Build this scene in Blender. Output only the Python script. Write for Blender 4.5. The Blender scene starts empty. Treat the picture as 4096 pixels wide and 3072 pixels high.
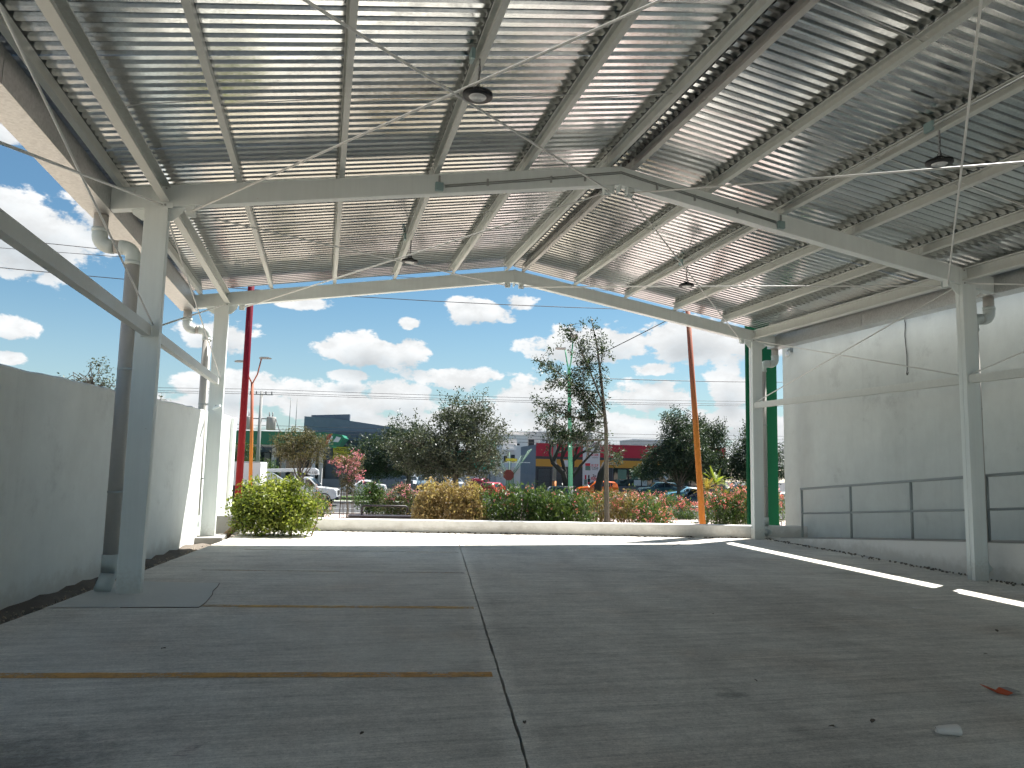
import bpy, math, random
import numpy as np
from mathutils import Vector, Matrix, Euler

# ------------------------------------------------------------------ camera, light, exposure
scene = bpy.context.scene
COL = scene.collection
R = math.radians

cam_d = bpy.data.cameras.new('camera')
cam_d.lens = 25.876
cam_d.sensor_width = 36.0
cam_d.clip_start = 0.05
cam_d.clip_end = 3000
cam = bpy.data.objects.new('camera', cam_d)
COL.objects.link(cam)
scene.camera = cam
ax_r = Vector((0.96848654, -0.24817243, 0.02107758))
ax_u = Vector((-0.0464918, -0.09699459, 0.99419845))
ax_f = Vector((0.24468824, 0.96384775, 0.10547593))
cam.matrix_world = Matrix((
    (ax_r.x, ax_u.x, -ax_f.x, 0.0),
    (ax_r.y, ax_u.y, -ax_f.y, 0.0),
    (ax_r.z, ax_u.z, -ax_f.z, 1.6),
    (0, 0, 0, 1)))

SUN_DIR = Vector((0.49, 0.26, 1.0)).normalized()
SUN_EL = math.asin(SUN_DIR.z)
SUN_AZ = math.atan2(SUN_DIR.x, SUN_DIR.y)
sun_d = bpy.data.lights.new('sun', 'SUN')
sun_d.energy = 4.2
sun_d.angle = R(0.53)
sun_d.color = (1.0, 0.97, 0.92)
sun = bpy.data.objects.new('sun', sun_d)
COL.objects.link(sun)
sun.rotation_euler = SUN_DIR.to_track_quat('Z', 'Y').to_euler()
sun.location = (20, 20, 40)

scene.view_settings.view_transform = 'Standard'
scene.view_settings.look = 'None'
scene.view_settings.gamma = 1.0
scene.view_settings.exposure = 1.68
scene.view_settings.use_curve_mapping = False
scene.render.engine = 'CYCLES'
scene.cycles.use_denoising = True
try:
    scene.cycles.denoiser = 'OPENIMAGEDENOISE'
    scene.cycles.denoising_input_passes = 'RGB_ALBEDO_NORMAL'
except Exception:
    pass
scene.cycles.max_bounces = 7
scene.cycles.diffuse_bounces = 4
scene.cycles.glossy_bounces = 3
scene.cycles.use_adaptive_sampling = True
scene.cycles.adaptive_threshold = 0.03
scene.cycles.adaptive_min_samples = 16
scene.cycles.transparent_max_bounces = 12
scene.cycles.caustics_reflective = True
scene.cycles.blur_glossy = 1.0
scene.cycles.sample_clamp_indirect = 6.0

# ------------------------------------------------------------------ world: sky and cumulus clouds
world = bpy.data.worlds.new('World')
scene.world = world
world.use_nodes = True
WN = world.node_tree
WN.nodes.clear()


class NT:
    """small helper for writing node trees"""
    def __init__(self, tree):
        self.t = tree

    def n(self, typ, **kw):
        nd = self.t.nodes.new(typ)
        for k, v in kw.items():
            setattr(nd, k, v)
        return nd

    def put(self, sock, val):
        if hasattr(val, 'is_output'):
            self.t.links.new(val, sock)
        elif val is not None:
            sock.default_value = val

    def m(self, op, a, b=None, c=None, clamp=False):
        nd = self.n('ShaderNodeMath', operation=op)
        nd.use_clamp = clamp
        self.put(nd.inputs[0], a)
        self.put(nd.inputs[1], b)
        if c is not None:
            self.put(nd.inputs[2], c)
        return nd.outputs[0]

    def noise(self, vec, scale, detail=4, rough=.55, dist=0.0):
        nd = self.n('ShaderNodeTexNoise')
        self.put(nd.inputs['Vector'], vec)
        nd.inputs['Scale'].default_value = scale
        nd.inputs['Detail'].default_value = detail
        nd.inputs['Roughness'].default_value = rough
        nd.inputs['Distortion'].default_value = dist
        return nd.outputs[0]

    def smooth(self, val, lo, hi, o0=0.0, o1=1.0, kind='SMOOTHSTEP'):
        nd = self.n('ShaderNodeMapRange', interpolation_type=kind)
        self.put(nd.inputs[0], val)
        for i, x in enumerate((lo, hi, o0, o1)):
            self.put(nd.inputs[i + 1], x)
        return nd.outputs[0]

    def mix(self, fac, a, b, blend='MIX'):
        nd = self.n('ShaderNodeMix', data_type='RGBA', blend_type=blend)
        self.put(nd.inputs[0], fac)
        self.put(nd.inputs[6], a)
        self.put(nd.inputs[7], b)
        return nd.outputs[2]

    def ramp(self, fac, stops):
        nd = self.n('ShaderNodeValToRGB')
        self.put(nd.inputs[0], fac)
        el = nd.color_ramp.elements
        while len(el) < len(stops):
            el.new(.5)
        for e, (p, c) in zip(el, stops):
            e.position = p
            e.color = (c[0], c[1], c[2], 1)
        return nd.outputs[0]


def build_world():
    W = NT(WN)
    out = W.n('ShaderNodeOutputWorld')
    bg = W.n('ShaderNodeBackground')
    sky = W.n('ShaderNodeTexSky', sky_type='NISHITA')
    sky.sun_disc = False
    sky.sun_elevation = SUN_EL
    sky.sun_rotation = SUN_AZ
    sky.altitude = 30
    sky.air_density = 1.0
    sky.dust_density = 0.9
    sky.ozone_density = 1.6
    tc = W.n('ShaderNodeTexCoord')
    d = tc.outputs['Generated']
    sep = W.n('ShaderNodeSeparateXYZ')
    W.put(sep.inputs[0], d)
    x, y, z = sep.outputs
    az = W.m('MULTIPLY', W.m('ARCTAN2', x, y), 57.2958)
    el = W.m('MULTIPLY', W.m('ARCSINE', z), 57.2958)
    # puffy warp of the direction, finer towards the horizon
    mp = W.n('ShaderNodeMapping')
    W.put(mp.inputs[0], d)
    mp.inputs['Scale'].default_value = (1, 1, 1.7)
    wv = mp.outputs[0]
    n1 = W.noise(wv, 9, 5, .60)
    n2 = W.noise(wv, 26, 5, .62)
    nn = W.m('ADD', W.m('MULTIPLY', W.m('SUBTRACT', n1, .5), 1.5), W.m('MULTIPLY', W.m('SUBTRACT', n2, .5), 1.5))
    blobs = [(-19.5, 14.2, 6.0, 3.6), (-16.0, 16.3, 3.0, 2.0), (-23, 20.0, 4.0, 1.5), (2.7, 8.2, 5.6, 1.6), (6.2, 8.3, 2.6, 1.4),
             (11.9, 11.6, 4.6, 1.3), (14.6, 12.3, 2.2, 1.1), (21.5, 9.3, 7.2, 2.0), (27.5, 9.5, 6.4, 2.3), (33, 9.0, 5, 1.8),
             (-7.9, 8.8, 3.6, 1.6), (-6.7, 4.9, 5.0, 1.6), (-0.1, 3.9, 7.0, 2.3), (5.6, 4.6, 4.2, 1.6), (10.4, 6.4, 4.4, 1.2),
             (15.9, 4.9, 5.2, 2.6), (25.5, 5.3, 5.0, 1.9), (30.8, 5.6, 2.6, 2.5), (30.6, 3.5, 5.0, 1.4), (1.5, 6.3, 1.8, 0.6),
             (6.1, 10.4, 1.2, 0.6), (-20.4, 7.9, 2.0, 0.9), (-20.3, 5.9, 1.2, 0.6), (-2.5, 11.6, 3.0, 0.7), (17.7, 2.6, 30, 1.9),
             (25.1, 7.3, 2.4, .8), (18, 0.3, 60, 2.0), (-12, 2.6, 16, 2.4)]

    ae = W.n('ShaderNodeCombineXYZ')
    W.put(ae.inputs[0], az)
    W.put(ae.inputs[1], el)

    def field(up):
        acc = None
        for a0, e0, ra, re in blobs:
            ma = W.n('ShaderNodeVectorMath', operation='MULTIPLY_ADD')
            W.put(ma.inputs[0], ae.outputs[0])
            ma.inputs[1].default_value = (1 / ra, 1 / re, 0)
            ma.inputs[2].default_value = (-a0 / ra, (up - e0) / re, 0)
            ln = W.n('ShaderNodeVectorMath', operation='LENGTH')
            W.put(ln.inputs[0], ma.outputs[0])
            v = ln.outputs['Value']
            acc = v if acc is None else W.m('MINIMUM', acc, v)
        return W.m('SUBTRACT', 1.0, acc)
    # the same kind of cumulus over the rest of the dome
    pl = W.n('ShaderNodeCombineXYZ')
    zz = W.m('ADD', W.m('MAXIMUM', z, 0.0), .10)
    W.put(pl.inputs[0], W.m('DIVIDE', x, zz))
    W.put(pl.inputs[1], W.m('DIVIDE', y, zz))
    gen = W.m('MULTIPLY', W.m('SUBTRACT', W.noise(pl.outputs[0], .75, 3, .5), .56), 4.0)
    outside = W.m('MAXIMUM', W.smooth(W.m('ABSOLUTE', W.m('SUBTRACT', az, 7)), 32, 44), W.smooth(el, 20, 30))
    gen = W.m('SUBTRACT', W.m('MULTIPLY', gen, outside), W.m('MULTIPLY', W.m('SUBTRACT', 1, outside), 1.2))

    def dens(elv):
        b = W.m('MAXIMUM', field(elv), gen)
        return W.m('ADD', W.m('MULTIPLY', W.m('MAXIMUM', b, -1.5), 1.0), nn)
    d0 = dens(0.0)
    d1 = dens(1.1)
    mask = W.smooth(d0, 0.20, 0.42)
    mask = W.m('MULTIPLY', mask, W.smooth(z, -.01, .01))
    under = W.smooth(d1, 0.15, 1.25)
    detail = W.smooth(n2, .35, .68)
    bright = W.m('SUBTRACT', W.m('ADD', .86, W.m('MULTIPLY', detail, .20)), W.m('MULTIPLY', under, .24))
    ccol = W.mix(under, (.97, .99, 1.0, 1), (.86, .93, .98, 1))
    sc = W.n('ShaderNodeVectorMath', operation='SCALE')
    W.put(sc.inputs[0], ccol)
    W.put(sc.inputs['Scale'], W.m('MULTIPLY', bright, 4.6))
    tint = W.mix(1.0, sky.outputs[0], (.385, .535, .56, 1), 'MULTIPLY')
    # milky lower sky as the photograph shows between the clouds
    haze = W.smooth(el, 0, 14, .45, 0.0)
    tint = W.mix(haze, tint, (3.3, 3.9, 4.15, 1))
    col = W.mix(mask, tint, sc.outputs[0])
    W.put(bg.inputs[0], col)
    bg.inputs[1].default_value = 0.068
    WN.links.new(bg.outputs[0], out.inputs[0])


build_world()
world.cycles.sampling_method = 'MANUAL'
world.cycles.sample_map_resolution = 256

# ------------------------------------------------------------------ helpers: geometry
LA = R(8.3)
LC, LS = math.cos(LA), math.sin(LA)


def L(u, v, z=0.0):
    """lot frame: u along the street, v away from the camera towards the street"""
    return Vector((u * LC + v * LS, -u * LS + v * LC, z))


ROT_LOT = -LA


def fz(x):
    """the slab falls slightly to the right"""
    return -0.006 * (x + 2.0)


def terr(v):
    xs = [17.2, 17.5, 22, 50, 60, 400]
    zs = [0, -.38, -.55, -1.9, -1.9, -1.9]
    return float(np.interp(v, xs, zs))


class MB:
    def __init__(s):
        s.v = []
        s.f = []

    def add(s, vs, fs):
        b = len(s.v)
        s.v.extend([tuple(p) for p in vs])
        s.f.extend([tuple(b + i for i in f) for f in fs])
        return s

    def box(s, c, d, rot=None):
        x, y, z = d[0] / 2, d[1] / 2, d[2] / 2
        vs = [Vector((sx * x, sy * y, sz * z)) for sz in (-1, 1) for sy in (-1, 1) for sx in (-1, 1)]
        if rot is not None:
            vs = [rot @ p for p in vs]
        c = Vector(c)
        vs = [p + c for p in vs]
        return s.add(vs, [(0, 2, 3, 1), (4, 5, 7, 6), (0, 1, 5, 4), (2, 6, 7, 3), (0, 4, 6, 2), (1, 3, 7, 5)])

    def rng(s, x0, x1, y0, y1, z0, z1):
        return s.box(((x0 + x1) / 2, (y0 + y1) / 2, (z0 + z1) / 2), (x1 - x0, y1 - y0, z1 - z0))

    def bar(s, p, q, w, h, up=(0, 0, 1)):
        """box beam from p to q, w across, h along up"""
        p, q = Vector(p), Vector(q)
        d = (q - p).normalized()
        r = d.cross(Vector(up)).normalized()
        n = r.cross(d).normalized()
        vs = []
        for e in (p, q):
            for a, b in ((-1, -1), (1, -1), (1, 1), (-1, 1)):
                vs.append(e + r * (a * w / 2) + n * (b * h / 2))
        return s.add(vs, [(0, 1, 2, 3), (7, 6, 5, 4), (0, 4, 5, 1), (1, 5, 6, 2), (2, 6, 7, 3), (3, 7, 4, 0)])

    def sweep(s, prof, p, q, up=(0, 0, 1), closed=True):
        """2-D profile (across, up) carried from p to q"""
        p, q = Vector(p), Vector(q)
        d = (q - p).normalized()
        r = d.cross(Vector(up)).normalized()
        n = r.cross(d).normalized()
        k = len(prof)
        vs = [e + r * a + n * b for e in (p, q) for a, b in prof]
        fs = [(i, (i + 1) % k, k + (i + 1) % k, k + i) for i in range(k if closed else k - 1)]
        if closed:
            fs += [tuple(range(k))[::-1], tuple(range(k, 2 * k))]
        return s.add(vs, fs)

    def tube(s, pts, r, n=8, cap=True):
        pts = [Vector(p) for p in pts]
        rs = r if isinstance(r, (list, tuple)) else [r] * len(pts)
        b = len(s.v)
        prev = None
        for i, p in enumerate(pts):
            a = pts[max(i - 1, 0)]
            c = pts[min(i + 1, len(pts) - 1)]
            t = (c - a).normalized()
            if prev is None:
                ref = Vector((0, 0, 1)) if abs(t.z) < .9 else Vector((1, 0, 0))
                e = t.cross(ref).normalized()
            else:
                e = (prev - t * prev.dot(t)).normalized()
            prev = e
            g = t.cross(e)
            for k in range(n):
                an = 2 * math.pi * k / n
                s.v.append(tuple(p + (e * math.cos(an) + g * math.sin(an)) * rs[i]))
        for i in range(len(pts) - 1):
            for k in range(n):
                s.f.append((b + i * n + k, b + i * n + (k + 1) % n, b + (i + 1) * n + (k + 1) % n, b + (i + 1) * n + k))
        if cap:
            s.f.append(tuple(b + k for k in range(n))[::-1])
            s.f.append(tuple(b + (len(pts) - 1) * n + k for k in range(n)))
        return s

    def lathe(s, prof, c=(0, 0, 0), axis='z', n=24):
        c = Vector(c)
        b = len(s.v)
        k = len(prof)
        for i in range(n):
            a = 2 * math.pi * i / n
            for r, h in prof:
                p = (r * math.cos(a), r * math.sin(a), h)
                if axis == 'y':
                    p = (p[0], p[2], p[1])
                elif axis == 'x':
                    p = (p[2], p[0], p[1])
                s.v.append(tuple(Vector(p) + c))
        for i in range(n):
            j = (i + 1) % n
            for q in range(k - 1):
                s.f.append((b + i * k + q, b + j * k + q, b + j * k + q + 1, b + i * k + q + 1))
        return s

    def prism(s, poly, fn0, fn1):
        """polygon mapped by two functions (a,b)->3-D point, joined"""
        k = len(poly)
        vs = [fn0(*p) for p in poly] + [fn1(*p) for p in poly]
        fs = [tuple(range(k))[::-1], tuple(range(k, 2 * k))] + [(i, (i + 1) % k, k + (i + 1) % k, k + i) for i in range(k)]
        return s.add(vs, fs)

    def lbox(s, u0, u1, v0, v1, z0, z1):
        """box aligned with the street"""
        vs = [L(u, v, z) for z in (z0, z1) for v in (v0, v1) for u in (u0, u1)]
        return s.add(vs, [(0, 2, 3, 1), (4, 5, 7, 6), (0, 1, 5, 4), (2, 6, 7, 3), (0, 4, 6, 2), (1, 3, 7, 5)])

    def build(s, name, mat, parent=None, smooth=False, local=False, bevel=0):
        me = bpy.data.meshes.new(name)
        me.from_pydata(s.v, [], s.f)
        me.materials.append(mat)
        if smooth:
            me.polygons.foreach_set('use_smooth', [True] * len(me.polygons))
        me.update()
        return link(name, me, parent, local, bevel)


def link(name, me, parent=None, local=False, bevel=0):
    o = bpy.data.objects.new(name, me)
    COL.objects.link(o)
    if parent is not None:
        o.parent = parent
        if not local:
            o.matrix_parent_inverse = Matrix.Translation(-Vector(root_loc(parent)))
    if bevel:
        b = o.modifiers.new('bevel', 'BEVEL')
        b.width = bevel
        b.segments = 2
        b.limit_method = 'ANGLE'
    return o


def root_loc(o):
    return Vector(o.location)


def tag(o, label, cat, group=None, kind=None):
    o['label'] = label
    o['category'] = cat
    if group:
        o['group'] = group
    if kind:
        o['kind'] = kind
    return o


def struct(o, label=None):
    o['kind'] = 'structure'
    if label:
        o['label'] = label
    return o


def thing(name, label, cat, loc=(0, 0, 0), rz=0.0, group=None):
    o = bpy.data.objects.new(name, None)
    COL.objects.link(o)
    o.empty_display_size = .2
    o.location = loc
    o.rotation_euler = (0, 0, rz)
    return tag(o, label, cat, group)


def copy_tree(o, parent=None):
    c = o.copy()
    COL.objects.link(c)
    c.parent = parent
    if parent is not None:
        c.matrix_parent_inverse = o.matrix_parent_inverse.copy()
    for ch in list(o.children):
        copy_tree(ch, c)
    return c


# ------------------------------------------------------------------ helpers: materials
MATS = {}


def pm(name, col, rough=.6, metal=0.0, var=.12, scale=2.5, bump=0.0, bscale=40, spec=.5, fine=.05, stretch=(1, 1, 1), coat=0.0):
    """principled material with two scales of colour variation and fine relief"""
    m = bpy.data.materials.new(name)
    m.use_nodes = True
    t = NT(m.node_tree)
    bs = m.node_tree.nodes['Principled BSDF']
    tc = t.n('ShaderNodeTexCoord')
    mp = t.n('ShaderNodeMapping')
    t.put(mp.inputs[0], tc.outputs['Object'])
    mp.inputs['Scale'].default_value = stretch
    n1 = t.noise(mp.outputs[0], scale, 6, .6)
    n2 = t.noise(mp.outputs[0], scale * 17, 3, .6)
    f = t.m('ADD', t.m('MULTIPLY', t.m('SUBTRACT', n1, .5), var * 2), t.m('MULTIPLY', t.m('SUBTRACT', n2, .5), fine * 2))
    f = t.m('ADD', 1.0, f)
    sc = t.n('ShaderNodeVectorMath', operation='SCALE')
    sc.inputs[0].default_value = col
    t.put(sc.inputs['Scale'], f)
    t.put(bs.inputs['Base Color'], sc.outputs[0])
    bs.inputs['Metallic'].default_value = metal
    t.put(bs.inputs['Roughness'], t.smooth(n1, .2, .8, max(0, rough - .08), min(1, rough + .08)))
    bs.inputs['Specular IOR Level'].default_value = spec
    if coat:
        bs.inputs['Coat Weight'].default_value = coat
        bs.inputs['Coat Roughness'].default_value = .06
    if bump:
        bp = t.n('ShaderNodeBump')
        bp.inputs['Strength'].default_value = bump
        bp.inputs['Distance'].default_value = .01
        t.put(bp.inputs['Height'], t.noise(mp.outputs[0], bscale, 5, .6))
        t.put(bs.inputs['Normal'], bp.outputs[0])
    MATS[name] = m
    return m


def base_nodes(name):
    m = bpy.data.materials.new(name)
    m.use_nodes = True
    MATS[name] = m
    t = NT(m.node_tree)
    bs = m.node_tree.nodes['Principled BSDF']
    tc = t.n('ShaderNodeTexCoord')
    return m, t, bs, tc.outputs['Object']


def mapped(t, vec, scale, rotz=0.0, loc=(0, 0, 0)):
    mp = t.n('ShaderNodeMapping')
    t.put(mp.inputs[0], vec)
    mp.inputs['Scale'].default_value = scale
    mp.inputs['Rotation'].default_value = (0, 0, rotz)
    mp.inputs['Location'].default_value = loc
    return mp.outputs[0]


def bump(t, bs, h, strength, dist=.01):
    bp = t.n('ShaderNodeBump')
    bp.inputs['Strength'].default_value = strength
    bp.inputs['Distance'].default_value = dist
    t.put(bp.inputs['Height'], h)
    t.put(bs.inputs['Normal'], bp.outputs[0])


def spot(t, pos, cx, cy, r, edge, nz):
    """soft irregular patch around a point, 0..1"""
    vd = t.n('ShaderNodeVectorMath', operation='DISTANCE')
    t.put(vd.inputs[0], pos)
    vd.inputs[1].default_value = (cx, cy, 0)
    d = t.m('ADD', vd.outputs['Value'], t.m('MULTIPLY', t.m('SUBTRACT', nz, .5), r * 4.5))
    return t.smooth(d, r * (1 - edge), r * (1 + edge), 1.0, 0.0)


def mat_concrete():
    m, t, bs, ob = base_nodes('concrete_floor')
    big = t.noise(ob, .45, 5, .6)
    mid = t.noise(ob, 2.2, 6, .65)
    # broom marks and tyre smears run across the stalls (street direction)
    st = t.noise(mapped(t, ob, (.35, 5.0, 1), LA), 2.0, 5, .6)
    st2 = t.noise(mapped(t, ob, (.8, 26.0, 1), LA), 2.0, 4, .6)
    fine = t.noise(ob, 55, 4, .7)
    v = t.m('ADD', t.m('MULTIPLY', t.m('SUBTRACT', big, .5), .75), t.m('MULTIPLY', t.m('SUBTRACT', mid, .5), .55))
    v = t.m('ADD', v, t.m('MULTIPLY', t.m('SUBTRACT', st, .5), .75))
    v = t.m('ADD', v, t.m('MULTIPLY', t.m('SUBTRACT', st2, .5), .75))
    v = t.m('ADD', v, t.m('MULTIPLY', t.m('SUBTRACT', fine, .5), .85))
    v = t.m('ADD', v, t.m('MULTIPLY', t.m('SUBTRACT', t.noise(ob, 16, 5, .7), .5), .65))
    v = t.m('ADD', .98, v)
    pit = t.smooth(t.noise(ob, 95, 2, .5), .60, .72, 0, .34)
    v = t.m('MULTIPLY', v, t.m('SUBTRACT', 1.0, pit))
    grit = t.smooth(t.noise(ob, 140, 2, .5), .64, .74, 0, .35)
    v = t.m('MULTIPLY', v, t.m('ADD', 1.0, grit))
    # oil and rubber stains
    flat = mapped(t, ob, (1, 1, 0))
    stn = None
    for cx, cy, r, k in ((2.95, 4.92, .10, .42), (-1.6, 4.45, .45, .40), (1.85, 7.1, .22, .18), (5.2, 10.0, .4, .12), (7.4, 11.9, .4, .12), (3.0, 4.2, .06, .3)):
        q = t.m('MULTIPLY', spot(t, flat, cx, cy, r, .8, t.noise(ob, 7, 6, .7)), k)
        stn = q if stn is None else t.m('MAXIMUM', stn, q)
    # dark long tyre smear in the middle of the lane
    sep = t.n('ShaderNodeSeparateXYZ')
    t.put(sep.inputs[0], mapped(t, ob, (1, 1, 0), LA))
    band = t.m('ABSOLUTE', t.m('SUBTRACT', t.m('ADD', sep.outputs[1], t.m('MULTIPLY', t.m('SUBTRACT', big, .5), .5)), 11.4))
    sm = t.m('MULTIPLY', t.smooth(band, .03, .3, 1, 0), t.m('MULTIPLY', t.smooth(mid, .42, .62), .28))
    stn = t.m('MAXIMUM', stn, sm)
    v = t.m('MULTIPLY', v, t.m('SUBTRACT', 1.0, stn))
    jd = t.m('ABSOLUTE', t.m('SUBTRACT', sep.outputs[0], .56))
    jl = t.m('MULTIPLY', t.smooth(t.m('ADD', jd, t.m('MULTIPLY', t.m('SUBTRACT', mid, .5), .12)), .02, .16, 1, 0), .22)
    v = t.m('MULTIPLY', v, t.m('ADD', 1.0, jl))
    # tyre tracks down the right hand lane
    for tc_ in (2.35, 3.95):
        td = t.m('ABSOLUTE', t.m('SUBTRACT', t.m('ADD', sep.outputs[0], t.m('MULTIPLY', t.m('SUBTRACT', big, .5), 1.2)), tc_))
        tk_ = t.m('MULTIPLY', t.smooth(td, .05, .28, 1, 0), t.smooth(mid, .38, .66, 0, .20))
        v = t.m('MULTIPLY', v, t.m('SUBTRACT', 1.0, tk_))
    col = t.mix(t.smooth(big, .3, .7), (.625, .592, .535, 1), (.605, .585, .535, 1))
    warm = t.smooth(t.noise(ob, .8, 3, .5), .52, .75, 0, .45)
    col = t.mix(warm, col, (.60, .52, .44, 1))
    sc = t.n('ShaderNodeVectorMath', operation='SCALE')
    t.put(sc.inputs[0], col)
    t.put(sc.inputs['Scale'], v)
    t.put(bs.inputs['Base Color'], sc.outputs[0])
    bs.inputs['Roughness'].default_value = .86
    bs.inputs['Specular IOR Level'].default_value = .3
    bump(t, bs, t.m('ADD', t.m('MULTIPLY', st2, .8), t.m('MULTIPLY', fine, .6)), .55, .006)
    return m


def mat_plaster(name, col, stain=.10, low_dirt=.35):
    m, t, bs, ob = base_nodes(name)
    a = t.noise(ob, .6, 5, .6)
    b = t.noise(mapped(t, ob, (1.6, 1.6, .7)), 1.2, 6, .65)
    c = t.noise(ob, 70, 4, .7)
    d = t.noise(ob, 4.5, 5, .65)
    v = t.m('ADD', t.m('MULTIPLY', t.m('SUBTRACT', a, .5), stain * 1.6), t.m('MULTIPLY', t.m('SUBTRACT', b, .5), stain * 1.6))
    v = t.m('ADD', v, t.m('MULTIPLY', t.m('SUBTRACT', d, .5), stain * .9))
    v = t.m('ADD', 1.0, t.m('ADD', v, t.m('MULTIPLY', t.m('SUBTRACT', c, .5), .07)))
    sep = t.n('ShaderNodeSeparateXYZ')
    t.put(sep.inputs[0], ob)
    # splashed soil along the foot of the wall, ragged upper edge
    foot = t.m('ADD', sep.outputs[2], t.m('MULTIPLY', t.m('SUBTRACT', d, .5), .5))
    dirt = t.smooth(foot, -.02, .22, low_dirt, 0.0)
    drip = t.smooth(t.noise(mapped(t, ob, (6, 6, .22)), 1.3, 5, .6), .56, .74, 0, stain * .30)
    v = t.m('MULTIPLY', v, t.m('SUBTRACT', 1.0, drip))
    blot = t.smooth(t.noise(ob, 1.1, 6, .72), .56, .70, 0, stain * .9)
    v = t.m('MULTIPLY', v, t.m('SUBTRACT', 1.0, blot))
    sc = t.n('ShaderNodeVectorMath', operation='SCALE')
    sc.inputs[0].default_value = col
    t.put(sc.inputs['Scale'], v)
    t.put(bs.inputs['Base Color'], t.mix(dirt, sc.outputs[0], (.42, .39, .33, 1)))
    bs.inputs['Roughness'].default_value = .9
    bs.inputs['Specular IOR Level'].default_value = .2
    bump(t, bs, t.m('ADD', c, t.m('MULTIPLY', d, 1.6)), .35, .008)
    return m


def mat_galv(name, base=(.66, .67, .66), rough=.26, spangle=60, metal=1.0):
    m, t, bs, ob = base_nodes(name)
    vo = t.n('ShaderNodeTexVoronoi')
    t.put(vo.inputs['Vector'], ob)
    vo.inputs['Scale'].default_value = spangle
    sp = t.n('ShaderNodeSeparateColor')
    t.put(sp.inputs[0], vo.outputs['Color'])
    n1 = t.noise(ob, 2.4, 5, .6)
    oi = t.n('ShaderNodeObjectInfo')
    f = t.m('ADD', .86, t.m('MULTIPLY', sp.outputs[0], .16))
    f = t.m('ADD', f, t.m('MULTIPLY', t.m('SUBTRACT', n1, .5), .25))
    f = t.m('ADD', f, t.m('MULTIPLY', t.m('SUBTRACT', oi.outputs['Random'], .5), .10))
    sc = t.n('ShaderNodeVectorMath', operation='SCALE')
    sc.inputs[0].default_value = base
    t.put(sc.inputs['Scale'], f)
    t.put(bs.inputs['Base Color'], sc.outputs[0])
    bs.inputs['Metallic'].default_value = metal
    r = t.m('ADD', rough, t.m('MULTIPLY', t.m('SUBTRACT', n1, .5), .12))
    r = t.m('ADD', r, t.m('MULTIPLY', t.m('SUBTRACT', sp.outputs[1], .5), .08))
    t.put(bs.inputs['Roughness'], r)
    wav = t.noise(ob, .9, 2, .4)
    bump(t, bs, wav, .10, .03)
    return m


def mat_leaf(name, stops, trans=.35, rough=.5):
    m, t, bs, ob = base_nodes(name)
    ge = t.n('ShaderNodeNewGeometry')
    cl = t.noise(ob, 1.3, 3, .5)
    f = t.m('ADD', t.m('MULTIPLY', ge.outputs['Random Per Island'], .7), t.m('MULTIPLY', t.smooth(cl, .3, .7), .3))
    c = t.ramp(f, stops)
    t.put(bs.inputs['Base Color'], c)
    bs.inputs['Roughness'].default_value = rough
    bs.inputs['Specular IOR Level'].default_value = .35
    tr = t.n('ShaderNodeBsdfTranslucent')
    t.put(tr.inputs[0], t.mix(1.0, c, (1.25, 1.35, .6, 1), 'MULTIPLY'))
    mx = t.n('ShaderNodeMixShader')
    mx.inputs[0].default_value = trans
    out = m.node_tree.nodes['Material Output']
    m.node_tree.links.new(bs.outputs[0], mx.inputs[1])
    m.node_tree.links.new(tr.outputs[0], mx.inputs[2])
    m.node_tree.links.new(mx.outputs[0], out.inputs[0])
    return m


def mat_worn_paint(name, col, keep):
    """faded paint: flakes away where the noise is low and lets the concrete show"""
    m, t, bs, ob = base_nodes(name)
    st2 = t.noise(mapped(t, ob, (.8, 26.0, 1), LA), 2.0, 4, .6)
    a = t.noise(ob, 2.2, 5, .65)
    b = t.noise(ob, 30, 4, .7)
    f = t.m('ADD', t.m('MULTIPLY', t.m('ADD', t.m('MULTIPLY', t.m('SUBTRACT', a, .5), .8), .5), .7), t.m('ADD', t.m('MULTIPLY', b, .35), t.m('MULTIPLY', st2, .35)))
    al = t.smooth(f, .86 - keep * .35, 1.0 - keep * .2, .06, min(.9, .28 + keep * .6))
    bs.inputs['Base Color'].default_value = (*col, 1)
    bs.inputs['Roughness'].default_value = .85
    t.put(bs.inputs['Alpha'], al)
    return m


def mat_glass(name, col=(.02, .025, .03), rough=.06):
    m, t, bs, ob = base_nodes(name)
    bs.inputs['Base Color'].default_value = (*col, 1)
    bs.inputs['Roughness'].default_value = rough
    bs.inputs['Specular IOR Level'].default_value = .8
    return m


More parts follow.
